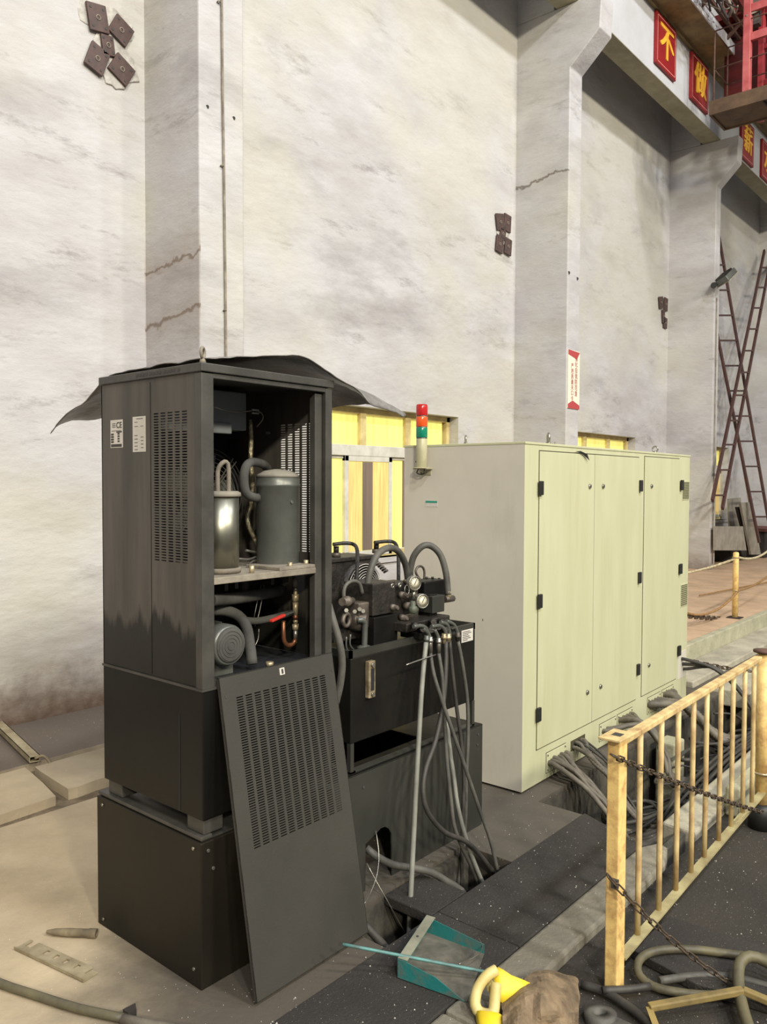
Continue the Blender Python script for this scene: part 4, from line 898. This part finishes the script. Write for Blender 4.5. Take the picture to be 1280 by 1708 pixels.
cl = (('upper left', 160, 32, .155, .19, 10), ('upper right', 199, 53, .16, .165, -28), ('small middle', 177, 78, .10, .14, 8), ('lower left', 159, 100, .15, .19, -20), ('lower right', 200, 118, .17, .165, -30))
for n_, x, y, w, h, r_ in cl: anchor(x, y, w, h, r_, 'rusty square wall plate high at top left of the wall, %s of the five' % n_)
for n_, x, y, w, h, r_ in (('upper left', 832, 371, .17, .20, 12), ('upper right', 844, 373, .15, .21, -4), ('small middle', 836, 391, .12, .12, -12), ('lower left', 831, 408, .15, .2, -8), ('lower right', 845, 412, .15, .20, -6)): anchor(x, y, w, h, r_, 'dark square wall plate beside the middle pillar, %s of the five' % n_)
for n_, x, y, w, h, r_ in (('upper left', 1101, 505, .17, .2, 12), ('upper right', 1109, 508, .14, .22, -4), ('middle', 1105, 528, .10, .22, 8), ('lowest', 1108, 539, .14, .18, -4)): anchor(x, y, w, h, r_, 'dark wall plate on the far wall beside the third pillar, %s of the four' % n_)
# rough mortar patches round the plates
def blob(x, y, w, h, s):
    random.seed(s); c = PY(x, y, WY); n = 16; P = []
    for i in range(n):
        g = 2*math.pi*i/n; k = random.uniform(.75, 1.15); P.append((c.x+w*k*math.cos(g), WY-.006-.0014*s, c.z+h*k*math.sin(g)))
    return MB().prism(P[::-1], (0, .012+.0014*s, 0)).build('mortar_patch', 'mortar', WALL, bevel=.006)
for i, b in enumerate(((152, 24, .11, .10), (190, 42, .16, .13), (182, 78, .13, .15), (196, 100, .14, .13), (206, 112, .13, .14), (192, 130, .10, .09), (838, 382, .14, .2), (843, 370, .1, .12))): blob(*b, i)
random.seed(11)
# conduit on the first pillar
cdx = PY(369, 300, 4.76).x
co_ = thing('wall_conduit', 'thin grey conduit running up the face of the nearest pillar', 'conduit', (3.80, 4.76, .3))
MB().tube([(3.815, 4.757, .3), (3.81, 4.757, 2.5), (3.795, 4.757, 4.0), (3.78, 4.757, 5.2), (3.775, 4.757, 9)], .009, 10, .5).build('pipe', 'dusty_metal', co_)
for y in (7, 277, 517): p = PY(372, y, 4.757); MB().ring((PY(365+y/50, y, 4.757).x, 4.757, p.z), (0, 0, 1), .011, .004, 14).build('pipe_clip', 'dusty_metal', co_)
for x, y, Yp in ((346, 178, 4.77), (390, 197, 4.77), (949, 455, 4.707), (963, 465, 4.707)): MB().cyl(PY(x, y, Yp-.004), PY(x, y, Yp+.004), .013 if Yp > 4.75 else .02, seg=8).build('bolt_hole', 'ink', WALL)
# second (black) cable beside the third pillar
MB().tube([(14.16, 4.645, .3), (14.15, 4.645, 2.5), (14.14, 4.645, 4.8)], .012, 8, .5).build('pillar_cable', 'dusty_metal', WALL)
# poster on the middle pillar
a = PY(947.5, 584, 4.70); b = PY(966, 684, 4.70)
po_ = thing('wall_poster', 'narrow upright poster with red lettering on the middle pillar', 'poster', ((a.x+b.x)/2, 4.705, b.z))
X0, X1, Z0, Z1 = 8.985, 9.285, 2.575, 3.285
MB().box(X0, X1, 4.695, 4.705, Z0, Z1).build('sheet', 'poster_paper', po_)
g = MB()
for (p0, p1, p2) in (((X0, Z1), (X0, Z1-.06), (X0+.22, Z1-.10)), ((X0, Z1), (X0+.22, Z1-.10), (X1, Z1-.01))): MB().prism([(p[0], 4.694, p[1]) for p in (p0, p1, p2)], (0, .001, 0)).build('printed_band', 'ink_red', po_)
g.prism([(X0, 4.694, Z0), (X1, 4.694, Z0), (X1, 4.694, Z0+.05), (X0+.12, 4.694, Z0+.10), (X0, 4.694, Z0+.05)], (0, .001, 0)).build('printed_band', 'ink_red', po_)
text('强\n化\n自\n我\n防\n范\n意', .072, (X0+.205, 4.6935, 2.975), (1, 0, 0), (0, 0, 1), 'ink_red', po_)
text('严\n把\n质\n量\n关\n口\n卡', .066, (X0+.105, 4.6935, 2.895), (1, 0, 0), (0, 0, 1), 'ink_red', po_)
# big slogan boards on the runway beam
def board(xa, xb, z0, z1, chs, label, sz=.52):
    t = thing('slogan_board', label, 'sign', ((xa+xb)/2, 4.59, z0))
    MB().box(xa, xb, 4.565, 4.608, z0, z1).build('board', 'sign_red', t, bevel=.004)
    g = MB(); e = .035
    for (a, b, c, d) in ((xa+e, xb-e, z0+e, z0+e+.01), (xa+e, xb-e, z1-e-.01, z1-e), (xa+e, xa+e+.01, z0+e, z1-e), (xb-e-.01, xb-e, z0+e, z1-e)): g.box(a, b, 4.5635, 4.565, c, d)
    g.build('border_line', 'sign_line', t)
    for dx, dz in ((-.010, .004), (.012, -.004)): text(chs, sz, ((xa+xb)/2+dx, 4.5635-dx*.1, (z0+z1)/2+dz), (1, 0, 0), (0, 0, 1), 'sign_yellow', t, extrude=.010)
board(11.22, 11.95, 7.54, 8.25, '不', 'red slogan board with one yellow character, nearest on the crane beam')
board(12.59, 13.33, 7.54, 8.24, '做', 'red slogan board with a yellow character, second along the crane beam')
board(15.05, 15.76, 7.42, 8.12, '薪', 'red slogan board with a yellow character, third, beyond the third pillar bracket')
board(16.28, 17.0, 7.42, 8.12, '水', 'red slogan board with a yellow character, cut by the right edge')
# floodlight on the third pillar
fl_ = thing('floodlight', 'grey floodlight bracketed to the third pillar edge', 'lamp', tuple(PY(1192, 476, 4.62)))
c = PY(1211, 462, 4.45); u = (PY(1224, 450, 4.40)-PY(1198, 476, 4.5)).normalized(); v = Vector((.6, -.5, -.75)); v = (v-u*v.dot(u)).normalized(); n = u.cross(v)
MB().obox(c, u, v, n, -.16, .16, -.04, .05, -.12, .12).build('lamp_housing', 'tank_paint', fl_, bevel=.01)
MB().obox(c, u, v, n, -.17, .17, .05, .065, -.13, .13).build('glass_front', 'dusty_metal', fl_)
g = MB()
for k in range(7): g.obox(c, u, v, n, -.13+k*.04, -.125+k*.04, -.07, -.04, -.1, .1)
g.build('cooling_fins', 'frame_dark', fl_)
MB().bar(PY(1190, 477, 4.64), c-u*.14, .04, .02).build('lamp_bracket', 'black_plastic', fl_)
MB().cyl(PY(1191, 476, 4.66), PY(1191, 476, 4.6), .05, seg=12).build('mounting_boss', 'black_plastic', fl_)

# ================================================================== LADDERS
def PLn(x, y):   # point on the plane leaning from Y 4.35 at the platform to 5.35 at z 6.6
    Yv = 4.8
    for _ in range(12): p = PY(x, y, Yv); Yv = 4.35+(p.z-.2)*(1.0/6.4)
    return p
def ladder(A, B, rungs, label, off=0):
    o = Vector((0, off, 0)); p0 = PLn(*A[1])+o
    t = thing('ladder', label, 'ladder', tuple(p0))
    for R_ in (A, B): MB().bar(PLn(*R_[0])+o, PLn(*R_[1])+o, .075, .04, up=(0, 1, 0)).build('rail', 'ladder', t, bevel=.004)
    for y in rungs:
        P = []
        for R_ in (A, B):
            (xa, ya), (xb, yb) = R_; f_ = (y-ya)/(yb-ya); P.append(PLn(xa+(xb-xa)*f_, y)+o)
        if min(A[0][1], B[0][1]) <= y: MB().bar(P[0], P[1], .045, .03).build('rung', 'ladder', t)
ladder(((1195, 367), (1290, 912)), ((1166, 405), (1267, 905)), [400+42*k for k in range(12)], 'dark red steel ladder leaning on the far wall, foot to the right')
ladder(((1281, 412), (1193, 848)), ((1266, 420), (1176, 835)), [448, 481, 515, 550, 586, 622, 660, 702, 742, 784, 826], 'dark red steel ladder leaning on the far wall, foot to the left', -.12)
# stacked boards and scrap behind the pillar
def bd(poly, Yv, d, m, label, nm='board', cat='board'): return MB().prism([tuple(PY(x, y, Yv)) for x, y in poly], (0, d, 0)).build(nm, m, None, label, cat)
bd([(1216, 832), (1236, 830), (1242, 905), (1219, 905)], 5.0, .03, 'grey_board', 'grey board with cut corner leaning under the far window')
bd([(1231, 846), (1240, 845), (1262, 922), (1250, 922)], 4.7, .05, 'junk_dark', 'narrow dark plank leaning on the far wall beside the ladder foot')
bd([(1236, 838), (1254, 838), (1270, 925), (1254, 925)], 4.62, .04, 'grey_board', 'long pale plank leaning on the far wall behind the ladder foot')
bd([(1195, 878), (1240, 878), (1246, 918), (1195, 918)], 4.55, .05, 'grey_board', 'wide low grey sheet standing behind the dark scrap')
MB().tube([PY(1238, 762, 5.3), PY(1246, 806, 5.0), PY(1254, 850, 4.9)], .03, 8, .2).build('pipe', 'dusty_metal', None, 'slim pale pipe standing against the far wall by the window', 'pipe')
sc2 = thing('scrap_machine', 'dark scrap machine with a reddish hood behind the third pillar', 'machine', tuple(PZ(1210, 935, .2)))
b_ = PZ(1212, 935, .2)
MB().box(b_.x-.35, b_.x+.45, b_.y-.2, b_.y+.25, .2, .62).build('machine_body', 'junk_dark', sc2, bevel=.02)
MB().prism([tuple(PY(x, y, b_.y-.2)) for x, y in ((1196, 884), (1206, 884), (1222, 898), (1229, 902), (1224, 913), (1196, 903))], (0, .3, 0)).build('hood', 'junk_red', sc2, bevel=.01)
MB().lathe(b_+Vector((.2, -.22, .2)), (0, -1, 0), [(.14, 0), (.14, .06), (.05, .08)], 16).build('wheel', 'junk_dark', sc2)
MB().box(b_.x-.2, b_.x+.1, b_.y-.26, b_.y-.2, .45, .6).build('red_cover', 'junk_red', sc2, bevel=.01)
jb = Vector((17.3, 4.75, .2))
jk = thing('scrap_crate', 'dark low scrap crate at the ladder foot by the right edge', 'crate', tuple(jb))
MB().box(jb.x-.2, jb.x+.9, jb.y-.15, jb.y+.3, .2, .75).build('crate_body', 'junk_dark', jk, bevel=.02); MB().box(jb.x-.25, jb.x+.95, jb.y-.2, jb.y+.35, .72, .78).build('crate_rim', 'junk_red', jk)

# rope posts on the platform
yp_ = thing('rope_post', 'yellow post on the tiled platform holding ropes', 'post', (9.17, 2.76, .2))
MB().lathe((9.17, 2.76, .2), (0, 0, 1), [(.031, 0), (.031, .70), (.026, .715), (.001, .72)], 14).build('post', 'yellow_post', yp_)
MB().box(9.10, 9.24, 2.69, 2.83, .2, .21).build('base_plate', 'junk_dark', yp_)
for z in (.30, .66): MB().ring((9.17, 2.76, .2+z), (0, 0, 1), .034, .006, 14).build('rope_ring', 'brass', yp_)
def rope(pts, m, label, r=.012, cor=None): MB().tube(pts, r, 8, .05, corr=cor).build('rope', m, None, label, 'rope')
pT = Vector((9.17, 2.73, .86)); pM = Vector((9.17, 2.73, .50))
rope(sag(pT, (8.2, 4.6, .80), .22), 'white_rope', 'white and brown twisted rope from the yellow post top to the third pillar', .014, .022)
rope(sag(pT, (11.6, 2.95, .93), .10), 'white_rope', 'white twisted rope from the yellow post top toward the right edge', .014, .022)
rope(sag(pM, PY(1140, 1020, 2.9), .12), 'rope_brown', 'brown rope hanging from the yellow post toward the cabinet', .012)
rope(sag(pM, (11.6, 2.9, .62), .06), 'rope_brown', 'brown rope hanging from the yellow post middle toward the right edge', .012)
rope(sag((10.5, 3.6, .23), (13, 3.3, .23), .0), 'rope_brown', 'thin reddish cord lying across the platform tiles', .01)

# ================================================================== CRANE
cr = thing('overhead_crane', 'red overhead travelling crane with caged walkway at the upper right', 'crane', (13.0, 2.5, 7.0))
A0 = PZ(1185, 183, 7.1); A1 = PZ(1197, 207, 7.1); A2 = PZ(1280, 150, 7.1)
wx0, wx1, wy1, wy0 = A0.x+.07, A0.x+.69, A0.y, 1.9
MB().box(wx0, wx1, wy0, wy1, 7.06, 7.10).build('walkway_plate', 'crane_floor', cr)
MB().box(wx0-.03, wx0, wy0, wy1, 7.04, 7.24).build('toe_board', 'crane_floor', cr); MB().box(wx0-.03, wx1+.03, wy1, wy1+.03, 7.04, 7.24).build('toe_board', 'crane_floor', cr)
MB().box(wx1, wx1+.03, wy0, wy1, 7.04, 7.24).build('toe_board', 'crane_floor', cr)
MB().box(wx0+.02, wx1-.02, wy0, wy1-1.05, 7.045, 7.058).build('red_underside', 'crane_pink', cr)
MB().box(wx0+.02, wx1-.02, wy1-.72, wy1-.70, 7.03, 7.06).build('cross_bearer', 'junk_dark', cr)
MB().box(wx0+.02, wx1-.02, wy1-1.06, wy1-1.03, 7.03, 7.06).build('cross_bearer', 'junk_dark', cr)
MB().box(wx0+.98, wx0+1.0, 1.9, 4.30, 7.35, 8.55).build('cage_panel', 'crane_dark', cr)
for x in (wx0+.02, wx1-.02):
    for y in (wy1-.02, wy1-.95): MB().cyl((x, y, 7.1), (x, y, 8.25), .012, seg=8).build('handrail_post', 'rust_rail', cr)
    for z in (7.7, 8.25): MB().cyl((x, wy1-.02, z), (x, wy1-1.6, z), .010, seg=8).build('handrail', 'rust_rail', cr)
for z in (7.7, 8.25): MB().cyl((wx0+.02, wy1-.02, z), (wx1-.02, wy1-.02, z), .010, seg=8).build('handrail', 'rust_rail', cr)
# red posts and rungs of the cage
Q = PX(1246, 150, wx0+.05); y1c = Q.y
MB().box(wx0+.0, wx0+.11, y1c-.05, y1c+.05, 7.1, 11).build('cage_post', 'crane_pink', cr, bevel=.006)
MB().box(wx0+.75, wx0+.86, y1c-.02, y1c+.06, 7.1, 11).build('cage_post', 'crane_red', cr, bevel=.006)
for z in (7.95, 8.35, 8.9, 9.5, 10.0): MB().box(wx0+.02, wx0+.08, 1.9, y1c-.051, z, z+.11).build('cage_rail', 'crane_pink', cr, bevel=.004)
for z in (7.62, 8.15, 8.65, 9.2): MB().box(wx0+.78, wx0+.82, 1.9, y1c, z, z+.08).build('cage_rail', 'crane_red', cr, bevel=.004)
for k in range(1):
    y = y1c-1.0-k*1.0; MB().box(wx0+.005, wx0+.09, y, y+.08, 7.1, 11).build('cage_post', 'crane_red', cr, bevel=.004)
# main girder and end carriage
MB().box(wx0+.95, wx0+2.1, 1.2, 4.35, 8.55, 9.9).build('main_girder', 'crane_dark', cr, bevel=.01)
MB().box(wx0+.80, wx0+.95, 1.2, 4.4, 8.80, 8.90).build('girder_flange', 'crane_pink', cr); MB().box(wx0+.80, wx0+.95, 1.2, 4.4, 9.85, 9.93).build('girder_flange', 'crane_pink', cr)
for k in range(3): MB().box(wx0+.93, wx0+.95, 3.5-k*.8, 3.56-k*.8, 8.58, 9.85).build('stiffener', 'crane_red', cr)
MB().box(wx0-1.6, wx0+3.6, 4.55, 4.95, 8.62, 9.15).build('end_carriage', 'crane_red', cr, bevel=.01)
for x in (wx0-1.2, wx0+3.1): MB().lathe((x, 4.65, 8.72), (0, 1, 0), [(.16, 0), (.18, .02), (.16, .04), (.16, .14)], 20).build('rail_wheel', 'junk_dark', cr)
MB().prism([(wx0+.5, 4.2, 8.7), (wx0+.5, 3.4, 8.7), (wx0+.5, 3.0, 9.6), (wx0+.5, 4.2, 9.6)], (.06, 0, 0)).build('gusset', 'crane_pink', cr)
MB().box(wx0-.5, wx0+.3, 3.4, 4.1, 9.0, 9.1).build('bracket_arm', 'crane_pink', cr, bevel=.01)
MB().bar((wx0-.3, 3.5, 9.1), (wx0-.3, 4.3, 10.4), .1).build('brace', 'crane_pink', cr); MB().bar((wx0+.2, 3.2, 9.0), (wx0+.2, 4.2, 10.6), .12).build('brace', 'crane_red', cr)
MB().box(wx0+.1, wx0+.22, 3.55, 3.70, 8.2, 9.6).build('collector_arm', 'hose_grey', cr)
MB().tube([(wx0+.2, 3.4, 9.0), (wx0+.15, 3.35, 8.7), (wx0+.1, 3.5, 8.4), (wx0, 3.7, 8.3)], .015, 6, .05).build('hanging_cable', 'dusty_metal', cr)
# conductor bars along the beam
cb = thing('conductor_bars', 'four parallel rusty conductor bars running along the crane beam', 'conductor', (12, 4.0, 8.4))
for k, (y, z) in enumerate(((4.08, 8.52), (3.98, 8.58), (3.88, 8.64), (3.78, 8.70))):
    MB().box(2, 24, y-.02, y+.02, z-.025, z+.025).build('conductor_bar', 'rust_rail', cb)
for k in range(20):
    x = 3+k*1.1; MB().bar((x, 4.16, 8.40), (x, 3.75, 8.76), .04).build('bar_bracket', 'rust_rail', cb)
cj = thing('cable_clump', 'tangle of dark cables and clips where the conductor bars meet the crane', 'cable', (11.6, 4.0, 8.5))
for k in range(22):
    p = Vector((11.5+random.uniform(-.25, .55), 3.95+random.uniform(-.12, .12), 8.48+random.uniform(-.05, .15)))
    MB().tube([p, p+Vector((random.uniform(-.1, .25), random.uniform(-.1, .1), random.uniform(-.22, .05))), p+Vector((random.uniform(0, .4), random.uniform(-.12, .1), random.uniform(-.25, .1)))], random.choice((.01, .015, .02)), 6, .05).build('cable_strand', random.choice(('junk_dark', 'junk_dark', 'dusty_metal')), cj)

# ================================================================== THINGS ON THE FLOOR
# dustpan
d0, d1, d2, d3 = PZ(664, 1630, .016), PZ(780, 1672, .016), PZ(808, 1592, .016), PZ(712, 1556, .016)
dp = thing('dustpan', 'worn teal sheet-metal dustpan with a long thin handle, on the floor plates', 'dustpan', tuple((d0+d2)/2))
up = Vector((0, 0, 1))
MB().prism([tuple(p) for p in (d0, d1, d2, d3)], (0, 0, .0025)).build('pan_floor', 'pan_grey', dp)
MB().prism([tuple(p) for p in (d0, d1-(d1-d0)*.03, d1-(d1-d0)*.45+up*.045, d0+up*.065)], tuple((d0-d3).normalized()*.002)).build('side_wall', 'teal_paint', dp)
MB().prism([tuple(p) for p in (d3, d2, d2+up*.035, d3+up*.06)], tuple((d3-d0).normalized()*.002)).build('side_wall', 'teal_paint', dp)
MB().prism([tuple(p) for p in (d0, d3, d3+up*.065, d0+up*.065)], tuple((d0-d1).normalized()*.002)).build('back_wall', 'teal_paint', dp)
e0 = d0+up*.065; e3 = d3+up*.065; du = (d1-d0).normalized()
MB().prism([tuple(p) for p in (e0, e0+du*.035, e3+du*.035, e3)], (0, 0, .002)).build('top_bar', 'pan_edge', dp)
MB().cyl((e0+e3)/2+du*.018+up*.002, (e0+e3)/2+du*.018+up*.005, .004, seg=8).build('rivet', 'ink', dp)
h0 = PZ(572, 1575, .11); h1 = PZ(815, 1622, .045)
MB().tube([h0, h0.lerp(h1, .35), h0.lerp(h1, .7), h1], .0055, 8, .05).build('handle', 'teal_handle', dp)
MB().tube([PZ(766, 1608, .06), PZ(785, 1600, .05), PZ(802, 1588, .05), PZ(804, 1575, .045), PZ(797, 1563, .05)], .0016, 6, .01).build('wire_stay', 'steel', dp)
# cut yellow jug
jo = PZ(830, 1690, .0)
jg = thing('cut_jug', 'cut-open yellow plastic jug with a moulded handle, beside the brown paper', 'jug', tuple(jo))
def gp(x, y, z): return PZ(x, y, z)
def sheet(pts, fs, nm, m, p, solid=.002, sub=1):
    o = MB().add(pts, fs, True).build(nm, m, p, solid=solid)
    if sub: s_ = o.modifiers.new('sub', 'SUBSURF'); s_.levels = sub; s_.render_levels = sub; o.modifiers.move(len(o.modifiers)-1, 0)
    return o
sheet([gp(829, 1604, .13), gp(850, 1630, .11), gp(892, 1636, .085), gp(888, 1662, .05), gp(850, 1680, .035), gp(828, 1672, .05), gp(822, 1632, .10)], [(0, 1, 6), (1, 2, 3, 4), (1, 4, 5, 6)], 'cut_shoulder', 'yellow_plastic', jg)
MB().tube([gp(828, 1618, .12), gp(812, 1628, .11), gp(797, 1650, .08), gp(793, 1676, .05), gp(803, 1690, .035), gp(822, 1690, .045), gp(826, 1665, .07), gp(828, 1640, .10)], .017, 12, .01).build('jug_handle', 'jug_pale', jg)
sheet([gp(793, 1682, .05), gp(812, 1688, .06), gp(832, 1686, .06), gp(862, 1712, .03), gp(840, 1740, .01), gp(805, 1740, .01), gp(794, 1702, .02)], [(0, 1, 5, 6), (1, 2, 3, 4), (1, 4, 5)], 'jug_body', 'yellow_plastic', jg)
sheet([gp(808, 1632, .09), gp(826, 1630, .10), gp(826, 1665, .06), gp(812, 1655, .07)], [(0, 1, 2, 3)], 'pale_inner', 'jug_pale', jg)
# brown crumpled paper
n1, n2 = 11, 9; vs = []; fs = []
for i in range(n1):
    for j in range(n2):
        t = i/(n1-1); s_ = j/(n2-1); x = 838+t*(966-838); y0 = 1668-55*math.sin(min(1, t*1.6)*1.5)+34*max(0, t-.45); y1_ = 1745-30*t
        y = y0+(y1_-y0)*s_; z = .010+.085*math.sin(math.pi*min(1, .15+t*.85))*math.sin(math.pi*min(1, s_*.8+.22))+random.uniform(-.020, .018)
        vs.append(PZ(x+random.uniform(-3, 3), y, max(.004, z)))
for i in range(n1-1):
    for j in range(n2-1): a = i*n2+j; fs.append((a, a+1, a+n2+1, a+n2))
pp = MB().add(vs, fs, False).build('crumpled_paper', 'paper_brown', None, 'crumpled brown paper sack lying beside the yellow jug', 'paper', solid=.003)
s_ = pp.modifiers.new('sub', 'SUBSURF'); s_.levels = 1; s_.render_levels = 1; pp.modifiers.move(1, 0)
tx2 = bpy.data.textures.new('crumple', 'VORONOI'); tx2.noise_scale = .035
dm = pp.modifiers.new('crumple', 'DISPLACE'); dm.texture = tx2; dm.strength = .008; dm.mid_level = .4; pp.modifiers.move(2, 1)
# left: slotted bracket, wooden pipe, long rod, channel
k0, k1, k2, k3 = PZ(24, 1583, .004), PZ(140, 1638, .004), PZ(156, 1615, .004), PZ(62, 1569, .004)
bk = thing('slotted_bracket', 'flat steel bracket plate with four slots, lying on the concrete at lower left', 'bracket', tuple(k0))
u = (k1-k0).normalized(); v = (k2-k1); v = (v-u*v.dot(u)).normalized(); L_ = (k1-k0).length; Wd = (k2-k1).dot(v); n = Vector((0, 0, 1))
g = MB(); e = [0, .30, .36, .44, .50, .58, .64, .74, .80, .90]
g.obox(k0, u, v, n, 0, L_, 0, Wd*.45, 0, .003); g.obox(k0, u, v, n, L_*.12, L_*.90, Wd*.80, Wd, 0, .003)
ed = [.12, .30, .345, .44, .485, .58, .625, .74, .785, .90]
for a, b in zip(ed[::2], ed[1::2]): g.obox(k0, u, v, n, L_*a, L_*b, Wd*.45, Wd*.80, 0, .003)
g.obox(k0, u, v, n, L_*.93, L_, Wd*.45, Wd*.85, 0, .003)
g.obox(k0, u, v, n, 0, L_*.04, Wd*.45, Wd*.95, 0, .003)
g.build('plate', 'bracket', bk); MB().obox(k0, u, v, n, 0, L_, -.002, .001, 0, .010).build('folded_lip', 'bracket', bk)
MB().lathe(PZ(78, 1554, .016), tuple(PZ(184, 1558, .016)-PZ(78, 1554, .016)), [(.006, 0), (.012, .03), (.015, .08), (.015, .155), (.017, .158), (.017, .185), (.011, .187), (.011, .17)], 14, caps=False).build('wooden_tube', 'wood_pipe', None, 'short worn brownish tube lying against the plinth foot', 'tube')
MB().tube([PZ(-60, 1612, .014), PZ(0, 1640, .014), PZ(60, 1660, .014), PZ(130, 1682, .014), PZ(215, 1700, .014)], .014, 12, .05).build('long_hose', 'olive_hose', None, 'long dusty brown hose across the lower left corner of the floor', 'hose')
MB().tube([PZ(205, 1700, .016), PZ(260, 1712, .016), PZ(330, 1722, .016)], .016, 12, .05).build('hose_end', 'conduit_grey', None, 'ribbed dark hose end at the bottom edge beside the panel foot', 'hose')
MB().prism([tuple(PZ(x, y, .012)) for x, y in ((205, 1694), (226, 1683), (228, 1694), (214, 1700))], (0, 0, .02)).build('hose_bracket', 'junk_dark', None, 'small dark bracket at the joint of the brown floor hose', 'bracket')
r0, r1 = PZ(0, 1215, .01), PZ(58, 1271, .01); r0 = r0+(r0-r1)*.25
d = (r1-r0).normalized(); s_ = Vector((-d.y, d.x, 0)); g = MB()
g.obox(r0, d, s_, up, 0, (r1-r0).length, -.03, .03, 0, .004).obox(r0, d, s_, up, 0, (r1-r0).length, -.03, -.026, 0, .035).obox(r0, d, s_, up, 0, (r1-r0).length, .026, .03, 0, .035).obox(r0, d, s_, up, 0, (r1-r0).length, -.03, .03, .031, .035)
g.build('steel_channel', 'bracket', None, 'pale steel channel lying on the dark strip by the wall at left', 'channel')
MB().tube([r1+Vector((0, 0, .02)), r1+Vector((.04, -.02, .03)), r1+Vector((.05, -.08, .0)), r1+Vector((.045, -.12, -.06))], .008, 8, .01).build('bent_pipe', 'wood_pipe', None, 'small bent rusty pipe end sticking up at the cracked slab', 'pipe')
# right: mat, hoses, pipes, bar
mt = MB().prism([tuple(PZ(x, y, .014)) for x, y in ((1118, 1528), (1235, 1565), (1340, 1600), (1300, 1680), (1160, 1640), (1052, 1582))], (0, 0, -.032)).build('rubber_mat', 'dark_grit', None, 'stiff grey sheet lying on the aisle floor beyond the railing post', 'sheet', bevel=.004)
def fh(pts, r, m, label, nm='floor_hose', sg_=.02, cat='hose'): MB().tube([PZ(x, y, z) for x, y, z in pts], r, 12, sg_).build(nm, m, None, label, cat)
fh([(1300, 1600, .03), (1225, 1592, .03), (1160, 1584, .03), (1110, 1584, .03), (1078, 1592, .03), (1064, 1608, .025), (1068, 1628, .01), (1090, 1645, .0), (1130, 1655, .0), (1190, 1660, .0), (1250, 1650, .0), (1320, 1620, .0)], .014, 'olive_hose', 'olive rubber hose looped on the floor, the open loop nearest the railing post')
fh([(1330, 1640, .05), (1280, 1605, .07), (1252, 1595, .08), (1236, 1605, .07), (1232, 1630, .05), (1236, 1665, .03), (1245, 1700, .02), (1260, 1740, .02)], .018, 'olive_hose', 'thick olive hose bent upright at the lower right corner')
fh([(1100, 1636, .01), (1160, 1628, .01), (1220, 1630, .01), (1300, 1650, .01)], .013, 'hose_grey', 'dark hose lying inside the looped olive hose')
fh([(970, 1642, .0), (1010, 1655, .0), (1050, 1680, .0), (1090, 1712, .0), (1120, 1740, .0)], .014, 'cable', 'black pipe lying diagonally at the foot of the railing post', 'floor_pipe', cat='pipe')
fh([(1005, 1652, .012), (1050, 1650, .012), (1085, 1645, .012)], .012, 'cable', 'short black pipe lying just behind the railing post foot', 'floor_pipe', cat='pipe')
qa, qb, qc = PZ(1083, 1680, .03), PZ(1240, 1652, .05), PZ(1330, 1690, .03)
kb2 = thing('bent_flat_bar', 'khaki painted bent flat bar on the floor at the lower right', 'bar', tuple(PZ(1083, 1680, 0)))
MB().bar(qa, qb, .026, .020).build('long_arm', 'khaki_bar', kb2, bevel=.004); MB().bar(qb, qc, .026, .020).build('short_arm', 'khaki_bar', kb2, bevel=.004); MB().bar(qa, PZ(1100, 1725, .01), .020, .004).build('end_tab', 'khaki_bar', kb2)
pc = PZ(1002, 1694, .0)
pk = thing('steel_pipe_stub', 'dark steel lug plate with a round hole at the bottom edge', 'lug', tuple(pc))
MB().lathe(pc, (.1, .1, 1), [(.05, -.02), (.05, .01), (.022, .01), (.022, -.02)], 20, caps=False).build('lug_ring', 'hose_grey', pk); MB().box(pc.x-.09, pc.x+.02, pc.y-.10, pc.y-.03, -.02, .005).build('lug_tail', 'hose_grey', pk)
# loose chips of grit scattered over plates and floor: far too many to count
g = MB(); random.seed(5)
for i in range(4200):
    x = random.uniform(1.0, 6.5); y = random.uniform(-.4, 2.05) if random.random() < .8 else random.uniform(2.1, 4.4)
    if 1.815 < y < 2.08 and 2.16 < x < 3.02: continue
    if x > 3.69 and 1.3 < y < 2.08: continue
    zz = .012 if 1.452 < y < 1.81 and x < 3.6 else (-.02 if y < 1.30 else (.014 if y < 1.45 else 0)); s_ = random.choice((.001, .0013, .0018, .0025, .0035)) if i % 60 else .006 
    a = random.uniform(0, 3); c_, s2 = math.cos(a)*s_, math.sin(a)*s_
    g.add([(x+c_, y+s2, zz), (x-s2, y+c_, zz), (x-c_*.7, y-s2, zz), (x, y, zz+s_)], [(0, 1, 3), (1, 2, 3), (2, 0, 3)])
g.build('grit', 'mortar', None, 'pale chips of grit strewn over the floor and plates', 'grit', kind='stuff', origin=(0, 0, 0))
